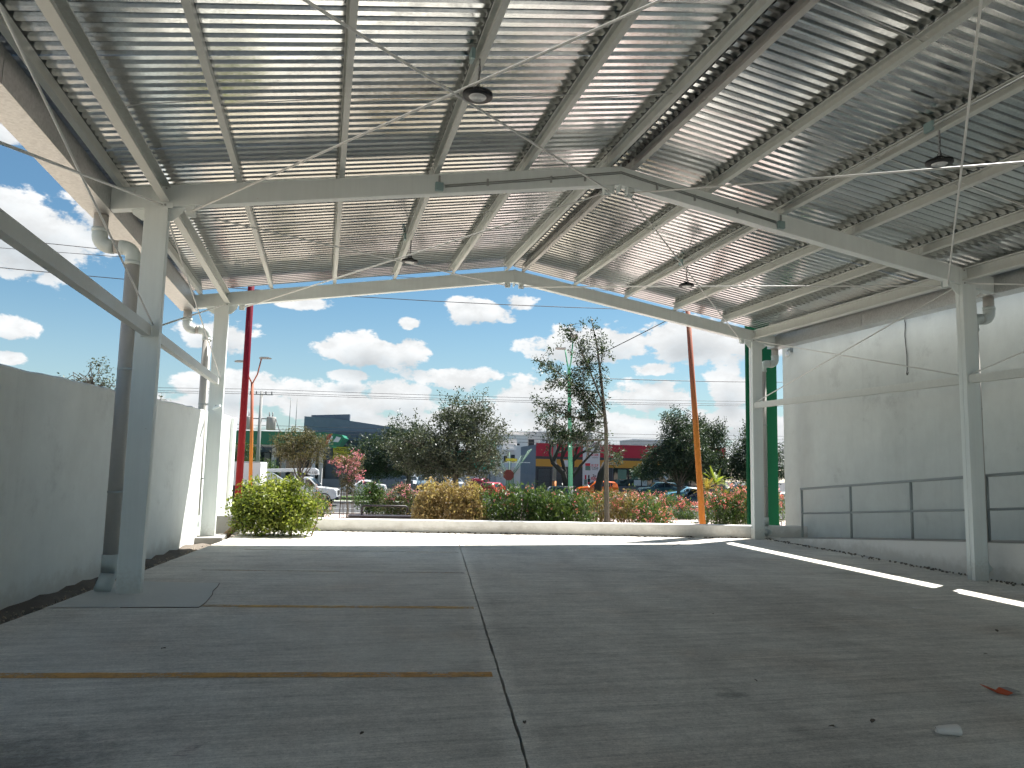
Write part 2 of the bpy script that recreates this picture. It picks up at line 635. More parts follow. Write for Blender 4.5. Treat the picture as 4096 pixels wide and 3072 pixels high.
mat_concrete()
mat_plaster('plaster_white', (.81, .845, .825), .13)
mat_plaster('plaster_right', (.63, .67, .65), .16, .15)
mat_plaster('kerb_white', (.80, .79, .76), .05, .45)
mat_galv('roof_sheet', (.71, .725, .72), .17)
mat_galv('gutter_metal', (.60, .605, .60), .42, 40)
def mat_steel():
    m, t, bs, ob = base_nodes('steel_white')
    a = t.noise(ob, 1.4, 5, .6)
    dr = t.noise(mapped(t, ob, (9, 9, .45)), 1.5, 5, .65)
    sp = t.noise(ob, 26, 4, .65)
    f = t.m('ADD', 1.0, t.m('ADD', t.m('MULTIPLY', t.m('SUBTRACT', a, .5), .16), t.m('MULTIPLY', t.m('SUBTRACT', dr, .5), .18)))
    sc = t.n('ShaderNodeVectorMath', operation='SCALE')
    sc.inputs[0].default_value = (.75, .805, .79)
    t.put(sc.inputs['Scale'], f)
    sep = t.n('ShaderNodeSeparateXYZ')
    t.put(sep.inputs[0], ob)
    foot = t.smooth(t.m('ADD', sep.outputs[2], t.m('MULTIPLY', t.m('SUBTRACT', sp, .5), .5)), .0, .32, .38, 0.0)
    c = t.mix(foot, sc.outputs[0], (.40, .36, .29, 1))
    chip = t.smooth(t.m('ADD', t.m('MULTIPLY', sp, .6), t.m('MULTIPLY', dr, .4)), .64, .70, 0, .5)
    c = t.mix(chip, c, (.36, .30, .24, 1))
    t.put(bs.inputs['Base Color'], c)
    t.put(bs.inputs['Roughness'], t.smooth(a, .2, .8, .36, .58))
    bs.inputs['Specular IOR Level'].default_value = .45
    bump(t, bs, t.m('ADD', sp, t.m('MULTIPLY', a, 2)), .10, .006)
    return m


def mat_pole(name, low, high, worn, z0, z1):
    m, t, bs, ob = base_nodes(name)
    sep = t.n('ShaderNodeSeparateXYZ')
    t.put(sep.inputs[0], ob)
    a = t.noise(mapped(t, ob, (5, 5, .8)), 1.5, 6, .7)
    b = t.noise(ob, 20, 4, .7)
    c = t.mix(t.smooth(t.m('ADD', sep.outputs[2], t.m('MULTIPLY', t.m('SUBTRACT', a, .5), 2.0)), z0, z1), (*low, 1), (*high, 1))
    w = t.smooth(t.m('ADD', t.m('MULTIPLY', a, .7), t.m('MULTIPLY', b, .3)), .54, .66, 0, .65)
    t.put(bs.inputs['Base Color'], t.mix(w, c, (*worn, 1)))
    t.put(bs.inputs['Roughness'], t.smooth(a, .2, .8, .45, .7))
    bs.inputs['Specular IOR Level'].default_value = .15
    return m


mat_steel()
pm('steel_bare', (.52, .51, .485), .5, 0, .12, 3, .1, 40)
pm('rod_white', (.76, .77, .75), .45, 0, .08, 3)
pm('pvc_beige', (.44, .42, .39), .5, 0, .10, 1.5)
pm('pvc_green', (.55, .60, .58), .45, 0, .06, 2)
pm('box_green', (.25, .36, .36), .5, 0, .08, 4)
pm('conduit', (.36, .38, .37), .45, .4, .1, 4)
pm('black_alu', (.025, .027, .03), .45, .2, .1, 8)
pm('lens_grey', (.80, .81, .80), .25, 0, .05, 8, .0, 40, .6)
pm('rail_grey', (.29, .325, .325), .45, 0, .1, 4)
pm('chain_zinc', (.4, .4, .4), .4, .8)
pm('soil', (.145, .125, .105), .95, 0, .35, 3, .9, 25, .2, .2)
pm('earth', (.40, .34, .27), .95, 0, .16, .8, .6, 25, .2, .1)
pm('pink_paving', (.52, .42, .385), .85, 0, .08, .5, .3, 30, .3, .05)
pm('asphalt', (.062, .063, .066), .9, 0, .18, .25, .4, 30, .3, .1)
pm('median_grass', (.075, .12, .035), .9, 0, .3, 1.0, 1.0, 18, .2, .3)
pm('kerb_grey', (.34, .33, .31), .85, 0, .12, 1.0, .3, 30)
pm('white_mark', (.70, .70, .68), .8, 0, .1, 3)
pm('pylon_green', (.004, .085, .036), .6, 0, .05, 1.5, .0, 40, .1)
mat_pole('pole_red', (.23, .012, .018), (.15, .006, .02), (.36, .10, .09), 2, 5)
mat_pole('pole_orange', (.50, .19, .035), (.36, .12, .075), (.56, .30, .13), 2.0, 4.6)
pm('pole_green', (.09, .36, .20), .45, 0, .10, 2)
pm('pole_concrete', (.30, .30, .29), .85, 0, .15, 2)
pm('wire_black', (.03, .03, .035), .6)
pm('bench_dark', (.030, .022, .026), .5, 0, .2, 6)
pm('bark_oak', (.115, .10, .082), .95, 0, .35, 6, .8, 20, .2, .15)
pm('bark_pale', (.17, .155, .13), .95, 0, .3, 5, .8, 20, .2, .15)
pm('bark_bare', (.055, .05, .046), .95, 0, .4, 4, .8, 14, .2, .15)
pm('bark_brown', (.22, .15, .09), .9, 0, .3, 6, .6, 25, .2, .12)
pm('rebar', (.10, .075, .055), .8, .3)
pm('rebar_green', (.13, .22, .15), .7)
mat_worn_paint('line_yellow', (.70, .37, .09), 1.0)
mat_worn_paint('line_faded', (.70, .42, .12), .9)
mat_worn_paint('line_ghost', (.70, .60, .45), .8)
mat_worn_paint('mark_red', (.35, .05, .05), .5)

# ------------------------------------------------------------------ the setting: ground
def grid_sheet(us, vs, zf):
    mb = MB()
    for v in vs:
        for u in us:
            mb.v.append(tuple(L(u, v, zf(u, v))))
    nu = len(us)
    for j in range(len(vs) - 1):
        for i in range(nu - 1):
            mb.f.append((j * nu + i, j * nu + i + 1, (j + 1) * nu + i + 1, (j + 1) * nu + i))
    return mb


rnd = random.Random(5)
# the wide ground that reaches the horizon
us = [-1500, -400, -120] + list(np.arange(-60, 61, 6)) + [120, 400, 1500]
vs = [-400, -80, -12, 17.21, 17.45, 19, 22, 26, 30, 36, 42, 50, 56, 70, 100, 160, 300, 700, 1500]
g = grid_sheet(us, vs, lambda u, v: terr(v) - .16 if v > 17.3 else -.30)
ground = struct(g.build('ground', MATS['earth']))

# bare earth and pink paving behind the low wall, then the road
gp = grid_sheet([-60, -30, -3.6, 3, 10, 30, 60], [40.5, 42, 44, 46, 47.6], lambda u, v: terr(v) - .10)
struct(gp.build('plaza_paving', MATS['pink_paving']))
gp2 = grid_sheet([4.6, 8, 12, 30], list(np.arange(18.2, 40.5, 2)) + [40.49], lambda u, v: terr(v) - .09)
struct(gp2.build('pink_path', MATS['pink_paving']))
rd = grid_sheet([-300, -60, 0, 60, 300], [48, 54, 60, 80, 110, 170], lambda u, v: -1.93)
struct(rd.build('road', MATS['asphalt']))
md = MB()
md.lbox(-60, -9.3, 60, 69, -1.95, -1.78)
struct(md.build('median_strip', MATS['median_grass']))
md = MB()
md.lbox(-9.2, 3.5, 61, 69, -1.95, -1.78)
struct(md.build('median_strip', MATS['median_grass']))
md = MB()
md.lbox(9, 60, 61, 69, -1.95, -1.78)
struct(md.build('median_strip', MATS['median_grass']))
for (a, b) in ((-60, -9.25), (-9.15, 3.6), (8.9, 60)):
    k = MB()
    k.lbox(a, b, 59.8, 60 if a < -9.2 else 61, -1.94, -1.76)
    struct(k.build('median_kerb', MATS['kerb_grey']))
k = MB()
k.lbox(-60, 60, 47.6, 47.9, -2.0, -1.78)
struct(k.build('kerb', MATS['kerb_grey']))
mk = MB()
for i in range(14):
    mk.lbox(-50 + i * 7, -47 + i * 7, 54.0, 54.12, -1.926, -1.922)
struct(mk.build('lane_markings', MATS['white_mark']))['kind'] = 'structure'

# the parking floor: three poured slabs with open joints between them
floor_root = struct(grid_sheet([-5.1, 0, 6, 14], [-12, 0, 8, 17.3], lambda u, v: fz(L(u, v).x) - .16).build('parking_floor', MATS['soil']))


def slab(u0, u1, v0, v1):
    top, mb = [], MB()
    nu, nv = 3, 220
    for j in range(nv + 1):
        v = v0 + (v1 - v0) * j / nv
        for i in range(nu + 1):
            e = 0
            if i == 0:
                e = rnd.uniform(-.009, .004)
            if i == nu:
                e = rnd.uniform(-.004, .009)
            u = u0 + (u1 - u0) * i / nu + e
            p = L(u, v)
            mb.v.append((p.x, p.y, fz(p.x)))
    w = nu + 1
    for j in range(nv):
        for i in range(nu):
            mb.f.append((j * w + i, j * w + i + 1, (j + 1) * w + i + 1, (j + 1) * w + i))
    n0 = len(mb.v)
    for x, y, z in list(mb.v):
        mb.v.append((x, y, z - .13))
    for j in range(nv):
        mb.f.append((j * w, (j + 1) * w, n0 + (j + 1) * w, n0 + j * w))
        mb.f.append((j * w + nu, n0 + j * w + nu, n0 + (j + 1) * w + nu, (j + 1) * w + nu))
    for i in range(nu):
        mb.f.append((i, n0 + i, n0 + i + 1, i + 1))
        mb.f.append((nv * w + i, nv * w + i + 1, n0 + nv * w + i + 1, n0 + nv * w + i))
    return mb


slab(-3.93, .548, -12, 17.0).build('slab', MATS['concrete_floor'], floor_root)
slab(.570, 5.797, -12, 17.0).build('slab', MATS['concrete_floor'], floor_root)
slab(5.806, 12.4, -12, 17.0).build('slab', MATS['concrete_floor'], floor_root)


def floor_poly(name, pts, mat, dz):
    mb = MB()
    mb.add([(p.x, p.y, fz(p.x) + dz) for p in (L(u, v) for u, v in pts)], [tuple(range(len(pts)))])
    o = mb.build(name, mat)
    return struct(o)


def paint_line(v, u0, u1, w, mat):
    n = 24
    mb = MB()
    for i in range(n + 1):
        u = u0 + (u1 - u0) * i / n
        for s in (-1, 1):
            p = L(u, v + s * (w / 2 + rnd.uniform(-.006, .006)))
            mb.v.append((p.x, p.y, fz(p.x) + .004))
    for i in range(n):
        mb.f.append((2 * i, 2 * i + 2, 2 * i + 3, 2 * i + 1))
    return struct(mb.build('parking_line', mat))


paint_line(5.81, -3.4, .5, .135, MATS['line_yellow'])
paint_line(8.40, -2.9, .5, .13, MATS['line_faded'])
paint_line(10.97, -3.2, .5, .12, MATS['line_ghost'])
paint_line(13.40, -3.2, .5, .12, MATS['line_ghost'])
paint_line(3.25, -3.4, .5, .11, MATS['line_yellow'])
floor_poly('red_paint_mark', [(-1.36, 4.30), (-1.27, 4.29), (-1.20, 4.52), (-1.24, 4.53)], MATS['mark_red'], .0045)

# paler repair patch round the near left column, with its cracked outline
pm('concrete_patch', (.575, .58, .55), .85, 0, .16, 1.4, .4, 60, .3, .08)
patch = MB()
pp = [(-3.92, 8.26), (-3.2, 8.27), (-2.42, 8.31), (-2.46, 8.8), (-2.56, 9.3), (-2.64, 9.86), (-3.2, 9.9), (-3.92, 9.98)]
patch.add([(p.x, p.y, fz(p.x) + .006) for p in (L(*q) for q in pp)], [tuple(range(len(pp)))])
struct(patch.build('concrete_patch', MATS['concrete_patch']))
crk = MB()
for i in range(1, 5):
    a, b = L(*pp[i]), L(*pp[i + 1])
    crk.tube([(a.x, a.y, fz(a.x) + .005), ((a.x + b.x) / 2 + .015, (a.y + b.y) / 2, fz(a.x) + .005), (b.x, b.y, fz(b.x) + .004)], .004, 5)
struct(crk.build('floor_crack', MATS['soil']))
crk = MB()
pts = [(6.1, 16.9), (5.85, 16.6), (6.0, 16.3), (5.7, 15.9), (5.3, 15.5), (4.95, 15.0)]
crk.tube([(p.x, p.y, fz(p.x) + .001) for p in (L(*q) for q in pts)], .007, 5)
struct(crk.build('floor_crack', MATS['soil']))

# soil strip between slab and boundary wall: lumpy ground and small stones
sg = MB()
nv = 110
for j in range(nv + 1):
    v = -6 + 23.2 * j / nv
    for i, u in enumerate((-4.60, -4.45, -4.28, -4.10, -3.90)):
        p = L(u, v)
        z = -.10 + rnd.uniform(-.025, .03) + (.045 if i in (1, 2) else 0) - (.03 if i == 4 else 0)
        sg.v.append((p.x, p.y, z))
for j in range(nv):
    for i in range(4):
        sg.f.append((j * 5 + i, j * 5 + i + 1, j * 5 + i + 6, j * 5 + i + 5))
so = struct(sg.build('soil', MATS['soil'], smooth=True))
st = MB()
for k in range(900):
    p = L(rnd.uniform(-4.44, -3.95), rnd.uniform(6, 16.5))
    s = rnd.uniform(.005, .016)
    st.box((p.x, p.y, -.075 + s * .3), (s * 1.6, s * 1.2, s), Euler((rnd.random() * 3, rnd.random() * 3, rnd.random() * 3)).to_matrix())
o = st.build('gravel', MATS['earth'])
tag(o, 'loose stones scattered in the soil strip along the white wall', 'gravel', kind='stuff')
# rubble and dry leaves at the foot of the ramp
st = MB()
for k in range(240):
    y = rnd.uniform(7.5, 15.4)
    x = 10.28 - abs(rnd.gauss(0, .10)) - .01
    s = rnd.uniform(.006, .022)
    st.box((x, y, fz(x) + s * .4), (s * 1.8, s * 1.3, s), Euler((rnd.random() * 3, rnd.random() * 3, rnd.random() * 3)).to_matrix())
for k in range(260):
    u = rnd.uniform(-3.4, 9.0)
    p = L(u, 16.97 - abs(rnd.gauss(0, .05)))
    s = rnd.uniform(.008, .03)
    st.box((p.x, p.y, fz(p.x) + s * .3), (s * 2.2, s * 1.2, s * .9), Euler((rnd.random() * .5, rnd.random() * .5, rnd.random() * 3)).to_matrix())
o = st.build('debris', MATS['soil'])
tag(o, 'dry leaves and crumbs of soil gathered along the ramp foot and low wall', 'debris', kind='stuff')

# ------------------------------------------------------------------ walls
def rough_wall(u_in, u_out, v0, v1, z0, top, step=.25, amp=.012):
    """straight wall along v, slightly uneven crown"""
    mb = MB()
    n = max(2, int((v1 - v0) / step))
    for j in range(n + 1):
        v = v0 + (v1 - v0) * j / n
        t = top + rnd.uniform(-amp, amp)
        for (u, z) in ((u_in, z0), (u_in, t - .02), (u_in - .025, t), (u_out, t), (u_out, z0)):
            mb.v.append(tuple(L(u, v, z)))
    for j in range(n):
        for i in range(4):
            a = j * 5 + i
            mb.f.append((a, a + 5, a + 6, a + 1))
    mb.f.append((0, 1, 2, 3, 4))
    mb.f.append(tuple(n * 5 + i for i in range(5))[::-1])
    return mb


w1 = rough_wall(-4.45, -4.65, -11, 14.85, -.4, 2.495).build('boundary_wall', MATS['plaster_white'])
tag(w1, 'long white plastered boundary wall left of the parking floor, mostly in shade', 'wall')
w2 = thing('boundary_wall', 'sunlit set back white wall section behind the far left column', 'wall', L(-4.8, 16, 0))
rough_wall(-4.92, -5.12, 14.6, 18.55, -.5, 2.56).build('wall_panel', MATS['plaster_white'], w2)
pb = MB()
pb.lbox(-5.14, -4.84, 18.5, 18.75, -.6, 2.54)
pb.build('end_pier', MATS['plaster_white'], w2, bevel=.02)
pb = MB()
pb.lbox(-5.13, -4.453, 14.56, 14.847, -.4, 2.485)
pb.build('return_pier', MATS['plaster_white'], w2, bevel=.02)
pl = MB()
pl.rng(-2.62, -1.78, 15.22, 15.95, -.25, .05)
tag(pl.build('column_plinth', MATS['kerb_grey'], bevel=.015), 'low rough concrete plinth under the far left column', 'plinth')

# low white wall across the front of the lot
kw = MB()
n = 60
for j in range(n + 1):
    u = -4.83 + (9.75 + 4.83) * j / n
    t = .268 + fz(L(u, 17).x) * .6 + rnd.uniform(-.004, .004)
    for v, z in ((17.0, -.2), (17.0, t - .012), (17.012, t), (17.19, t), (17.2, t - .01), (17.2, -.7)):
        kw.v.append(tuple(L(u, v, z)))
for j in range(n):
    for i in range(5):
        a = j * 6 + i
        kw.f.append((a, a + 1, a + 7, a + 6))
kw.f.append(tuple(range(6))[::-1])
kw.f.append(tuple(n * 6 + i for i in range(6)))
tag(kw.build('low_wall', MATS['kerb_white']), 'low white kerb wall closing the front of the lot before the shrubs', 'wall')
bl = MB()
bl.lbox(-4.72, -4.1, 16.55, 16.98, -.3, .33)
tag(bl.build('concrete_block', MATS['kerb_grey'], bevel=.02), 'raw grey concrete block at the left end of the low wall', 'block')

# ------------------------------------------------------------------ right-hand building, ramp and railing
bd = thing('white_building', 'tall plain white building wall rising behind the ramp on the right', 'building', (15, 4, 0))
wb = MB()
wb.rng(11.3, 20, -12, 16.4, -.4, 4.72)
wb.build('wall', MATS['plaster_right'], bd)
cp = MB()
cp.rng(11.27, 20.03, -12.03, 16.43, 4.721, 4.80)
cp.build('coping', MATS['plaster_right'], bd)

RAMP = lambda y: max(-.06, (15.4 - y) * .085 - .0)
rp = thing('access_ramp', 'white sided concrete ramp sloping up along the right wall', 'ramp', (10.8, 11, 0))
rb = MB()
prof = [(15.9, -.3), (15.9, -.055), (15.2, -.02), (13.3, .16), (10.0, .455), (3.0, 1.05), (3.0, -.3)]
rb.prism(prof, lambda y, z: Vector((10.3, y, z)), lambda y, z: Vector((11.298, y, z)))
rb.build('ramp_body', MATS['kerb_white'], rp)
rt = MB()
rt.prism([(15.2, -.017), (13.3, .163), (10.0, .458), (3.0, 1.053), (3.0, 1.075), (10.0, .478), (13.3, .183), (15.2, .0)],
         lambda y, z: Vector((10.34, y, z)), lambda y, z: Vector((11.296, y, z)))
rt.build('ramp_surface', MATS['kerb_grey'], rp)

rl = thing('ramp_railing', 'grey green tube railing with two rails on the ramp', 'railing', (10.42, 11, .3))
PY = (14.5, 12.92, 11.32, 9.72, 8.12, 6.5, 4.9)
for y in PY:
    MB().tube([(10.42, y, RAMP(y)), (10.42, y, RAMP(y) + 1.06)], .026, 10).build('post', MATS['rail_grey'], rl, True)
MB().tube([(10.42, 14.53, RAMP(14.53) + 1.06), (10.42, 10, RAMP(10) + 1.06), (10.42, 4.9, RAMP(4.9) + 1.06)], .027, 10).build('top_rail', MATS['rail_grey'], rl, True)
MB().tube([(10.42, 14.5, RAMP(14.5) + .52), (10.42, 10, RAMP(10) + .52), (10.42, 4.9, RAMP(4.9) + .52)], .022, 10).build('mid_rail', MATS['rail_grey'], rl, True)

wl = thing('wall_lamp', 'small bulb lamp fixed high on the right wall', 'lamp', (11.2, 16.0, 4.48))
MB().box((11.285, 16.0, 4.55), (.03, .09, .12)).build('backplate', MATS['rail_grey'], wl)
MB().tube([(11.28, 16.0, 4.55), (11.2, 16.0, 4.56), (11.17, 16.0, 4.50)], .022, 8).build('arm', MATS['rail_grey'], wl, True)
MB().lathe([(.0, -.12), (.045, -.10), (.06, -.05), (.045, 0), (.02, .03), (.0, .04)], (11.16, 16.0, 4.47), 'z', 14).build('bulb', MATS['lens_grey'], wl, True)
hc = MB()
hc.tube([(11.27, 12.26, 4.7), (11.275, 12.24, 4.55), (11.28, 12.27, 4.3), (11.275, 12.23, 3.9), (11.28, 12.24, 3.6), (11.27, 12.25, 3.52), (11.26, 12.22, 3.50), (11.27, 12.20, 3.55)], .008, 6)
tag(hc.build('hanging_cable', MATS['wire_black'], smooth=True), 'loose dark cable hanging down the right wall', 'cable')

# green pylon beyond the far right column
py = thing('sign_pylon', 'tall glossy green sign pylon behind the far right column', 'pylon', (11.1, 17.2, 0))
MB().rng(10.69, 11.57, 17.05, 17.17, -.4, 9.0).build('panel', MATS['pylon_green'], py, bevel=.02)
MB().rng(10.7, 11.65, 16.95, 17.3, -.5, -.1).build('footing', MATS['kerb_grey'], py)

# ------------------------------------------------------------------ steel canopy
XM = 3.945
XL, XR = -2.093, 9.984
FY = [-8.58, -2.56, 3.44, 9.47, 15.49]
ZR, SL = 5.577, .164            # rafter underside at ridge, roof slope
BH = .268                        # rafter depth
CW, CD = .262, .15


def zb(x, off=0.0):
    return ZR - SL * abs(x - XM) + off


cn = thing('steel_canopy', 'white steel portal frame canopy with galvanised corrugated roof over the parking floor', 'canopy', (XM, 3.5, 0))
SW = MATS['steel_white']
tn = Vector((1, 0, SL)).normalized()
for yi, y in enumerate(FY):
    yc = y + CD / 2
    for s, x in ((-1, XL), (1, XR)):
        c = MB()
        zbase = 0.05 if (s < 0 and yi == 4) else fz(x) - .02
        # two channels toe to toe: the seam shows on the narrow faces
        c.rng(x - CW / 2, x + CW / 2, y, y + CD / 2 - .003, zbase, zb(x) + .01)
        c.rng(x - CW / 2, x + CW / 2, y + CD / 2 + .003, y + CD, zbase, zb(x) + .01)
        c.rng(x - CW / 2 + .006, x + CW / 2 - .006, y + CD / 2 - .004, y + CD / 2 + .004, zbase, zb(x))
        col = c.build('column', SW, cn, bevel=.006)
        # haunch plates under the rafter
        hp = MB()
        hp.prism([(0, 0), (.17, 0), (.15, -.07), (.05, -.16), (0, -.17)],
                 lambda a, b: Vector((x - s * (CW / 2 + a), y + CD / 2 - .006, zb(x - s * (CW / 2 + a)) + b - .001)),
                 lambda a, b: Vector((x - s * (CW / 2 + a), y + CD / 2 + .006, zb(x - s * (CW / 2 + a)) + b - .001)))
        hp.build('gusset', SW, col)
        hp = MB()
        hp.prism([(0, 0), (.16, 0), (.14, -.05), (.04, -.13), (0, -.14)],
                 lambda a, b: Vector((x + s * (CW / 2 + a), y + CD / 2 - .006, zb(x) + b - .02 - SL * a)),
                 lambda a, b: Vector((x + s * (CW / 2 + a), y + CD / 2 + .006, zb(x) + b - .02 - SL * a)))
        hp.build('gusset', SW, col)
    for s in (-1, 1):
        xe = -2.60 if s < 0 else 10.49
        p = [(XM + s * .004, zb(XM)), (XM + s * .004, zb(XM, BH)), (xe, zb(xe, BH)), (xe, zb(xe) + (.0))]
        r = MB()
        r.prism(p, lambda a, b: Vector((a, y + .002, b)), lambda a, b: Vector((a, y + CD - .002, b)))
        r.build('rafter', SW, cn, bevel=.006)
    ap = MB()
    ap.rng(XM - .006, XM + .006, y - .012, y + CD + .012, ZR - .09, ZR + BH + .02)
    ap.build('apex_plate', SW, cn)

# purlins: one C section per bay and line
PO = [.20, 1.42, 2.65, 3.88, 5.12]
PH, PF = .15, .065


def cprof(w, h, t=.004, lip=.018, flip=1):
    a = [(0, -h / 2), (w, -h / 2), (w, -h / 2 + lip), (w - t, -h / 2 + lip), (w - t, -h / 2 + t), (t, -h / 2 + t),
         (t, h / 2 - t), (w - t, h / 2 - t), (w - t, h / 2 - lip), (w, h / 2 - lip), (w, h / 2), (0, h / 2)]
    return [(flip * (x - w / 2), z) for x, z in a]


def mesh_part(name, me, parent, loc=(0, 0, 0), rot=None):
    o = bpy.data.objects.new(name, me)
    COL.objects.link(o)
    o.parent = parent
    o.matrix_parent_inverse = Matrix.Translation(-root_loc(parent))
    o.location = loc
    if rot is not None:
        o.rotation_euler = rot
    return o


def rawmesh(mb, name, mat, smooth=False):
    me = bpy.data.meshes.new(name)
    me.from_pydata(mb.v, [], mb.f)
    me.materials.append(mat)
    if smooth:
        me.polygons.foreach_set('use_smooth', [True] * len(me.polygons))
    me.update()
    return me


for s in (-1, 1):
    up = Vector((s * SL, 0, 1)).normalized()
    mb = MB().sweep(cprof(PF, PH, flip=-1), (0, 0, 0), (0, 6.02, 0), up)
    me = rawmesh(mb, 'purlin', SW)
    me2 = rawmesh(mb, 'purlin', MATS['steel_bare'])
    mc = MB().bar((0, -.02, -.03), (0, .10, -.03), .07, .10)
    mce = rawmesh(MB().prism([(0, 0), (.09, 0), (.015, .10), (0, .10)], lambda a, b: Vector((-.046, .03 + a, b - .06)), lambda a, b: Vector((-.040, .03 + a, b - .06))), 'cleat', SW)
    for off in PO + [6.46]:
        x = XM + s * off
        z = zb(x, BH) + (PH / 2) / math.cos(math.atan(SL)) + .002
        for i in range(4):
            o = mesh_part('purlin', me2 if (s > 0 and off < .3) else me, cn, (x, FY[i] + CD / 2, z))
            if off < 6:
                mesh_part('cleat', mce, cn, (x, FY[i + 1] - .12, z))
    # eave strut between the columns
    xs = (XL + .10) if s < 0 else (XR - .10)
    es = MB().sweep(cprof(.10, .20, flip=1 if s < 0 else -1), (0, 0, 0), (0, 6.02 - CD - .02, 0), (0, 0, 1))
    mes = rawmesh(es, 'eave_strut', SW)
    for i in range(4):
        mesh_part('eave_strut', mes, cn, (xs, FY[i] + CD + .01, 4.755))
        pl = MB()
        pl.rng(xs - .085, xs + .085, FY[i + 1] - .010, FY[i + 1] - .002, 4.59, 4.86)
        ep = pl.build('end_plate', SW, cn)
        for bz_ in (4.62, 4.83):
            MB().tube([(xs, FY[i + 1] - .022, bz_), (xs, FY[i + 1] - .009, bz_)], .013, 6).build('bolt', MATS['conduit'], ep)
        # sag rods between purlins
    # side girts
    xg = XL if s < 0 else XR - .06
    gs = MB().sweep(cprof(.09, .13, flip=-1 if s < 0 else 1), (0, 0, 0), (0, 6.02 - CD - .004, 0), (0, 0, 1))
    meg = rawmesh(gs, 'side_girt', SW)
    for i in range(4):
        mesh_part('side_girt', meg, cn, (xg, FY[i] + CD + .002, 3.065))
        cl = MB().rng(xg - .06, xg + .06, FY[i + 1] - .07, FY[i + 1] - .004, 2.988, 2.996)
        cl.build('girt_cleat', SW, cn)

# sag rods
for s in (-1, 1):
    offs = PO + [6.04]
    for i in (1, 2, 3):
        for fr in (1 / 3, 2 / 3):
            y = FY[i] + 6.02 * fr
            for k in range(len(offs) - 1):
                x0, x1 = XM + s * offs[k], XM + s * offs[k + 1]
                MB().tube([(x0, y, zb(x0, BH + .09)), (x1, y + .02, zb(x1, BH + .05))], .006, 5).build('sag_rod', MATS['rod_white'], cn, True)

# crossed tie rods with bracket plates under the rafters
def bracket(x, y, sx):
    mb = MB()
    z = zb(x)
    mb.rng(x - .055, x + .055, y - .004, y + .004, z - .115, z + .002)
    mb.rng(x + sx * .05, x + sx * .057, y - .05, y + .05, z - .105, z + .001)
    mb.build('rod_bracket', SW, cn)


for i in (1, 2, 3):
    ya, yb = FY[i] + CD, FY[i + 1]
    for s in (-1, 1):
        xe = XL + .38 if s < 0 else XR - .38
        xr = XM + s * .16
        for (xa, xb) in ((xe, xr), (xr, xe)):
            MB().tube([(xa, ya - .04, zb(xa) - .07), (xb, yb + .04, zb(xb) - .07)], .0125, 6).build('tie_rod', MATS['rod_white'], cn, True)
            bracket(xa, ya - .03, s)
            bracket(xb, yb + .03, -s)
        xw = XL + .06 if s < 0 else XR - .06
        for (za, zc) in ((3.14, 4.62), (4.62, 3.14)):
            MB().tube([(xw, ya + .01, za), (xw, yb - .01, zc)], .0115, 6).build('tie_rod', MATS['rod_white'], cn, True)
            mb = MB().rng(xw - .006, xw + .006, ya, ya + .09, za - .06, za + .06)
            mb.build('rod_bracket', SW, cn)

# corrugated sheets, ridge cap
PITCH, NP = .1430, 7
SH_Z = BH + PH + .012


def sheet_mesh(s):
    lo, hi = .066, .030            # lower flat, upper flat
    w = (PITCH - lo - hi) / 2
    dp = .046
    ys, zs = [], []
    y = 0
    for k in range(NP):
        ys += [y, y + lo, y + lo + w, y + lo + w + hi]
        zs += [0, 0, dp, dp]
        y += PITCH
    ys += [y, y + lo * .6]
    zs += [0.0, 0.0015]
    mb = MB()
    xs = list(np.linspace(0.03, 6.78, 6))
    for xo in xs:
        for yy, zz in zip(ys, zs):
            mb.v.append((s * xo, yy, -SL * xo + zz))
    k = len(ys)
    for i in range(len(xs) - 1):
        for j in range(k - 1):
            q = (i * k + j, i * k + j + 1, (i + 1) * k + j + 1, (i + 1) * k + j)
            mb.f.append(q if s < 0 else q[::-1])
    return rawmesh(mb, 'roof_sheet', MATS['roof_sheet'])


r2 = random.Random(11)
shm = {-1: sheet_mesh(-1), 1: sheet_mesh(1)}
nsh = 24
Y_END = 15.80
for k in range(nsh):
    y = Y_END - (k + 1) * PITCH * NP - .03
    for s in (-1, 1):
        mesh_part('roof_sheet', shm[s], cn, (XM, y, ZR + SH_Z + .0015 * (k % 2)),
                  (R(r2.uniform(-.25, .25)), R(r2.uniform(-.05, .05)), 0))
rc = MB()
for s in (-1, 1):
    rc.add([(XM, -8.5, ZR + SH_Z + .075), (XM, 15.84, ZR + SH_Z + .075), (XM + s * .3, 15.84, ZR + SH_Z + .05 - SL * .3), (XM + s * .3, -8.5, ZR + SH_Z + .05 - SL * .3)],
           [(0, 1, 2, 3)] if s < 0 else [(3, 2, 1, 0)])
rc.build('ridge_cap', MATS['roof_sheet'], cn)

# box gutters in lapped lengths
for s in (-1, 1):
    x0, x1 = (-2.90, -2.605) if s < 0 else (10.495, 10.79)
    yy = [-8.6, -5.6, -2.6, .4, 3.4, 6.45, 9.5, 12.6, 15.84]
    for i in range(len(yy) - 1):
        e = .004 * (i % 2)
        t = .006
        mb = MB()
        a, b = x0 - e, x1 + e
        ins, out_ = (b, a) if s < 0 else (a, b)
        sg = 1 if s < 0 else -1
        pr = [(ins, 4.80), (ins, 4.50 - e), (out_ + sg * .0, 4.50 - e), (out_, 4.95), (out_ + sg * .03, 4.95), (out_ + sg * .03, 4.94),
              (out_ + sg * t, 4.94), (out_ + sg * t, 4.50 - e + t), (ins - sg * t, 4.50 - e + t), (ins - sg * t, 4.80)]
        mb.prism(pr, lambda x, z: Vector((x, yy[i] - .05, z)), lambda x, z: Vector((x, yy[i + 1] + (.05 if i < 7 else 0), z)))
        mb.build('gutter', MATS['gutter_metal'], cn)

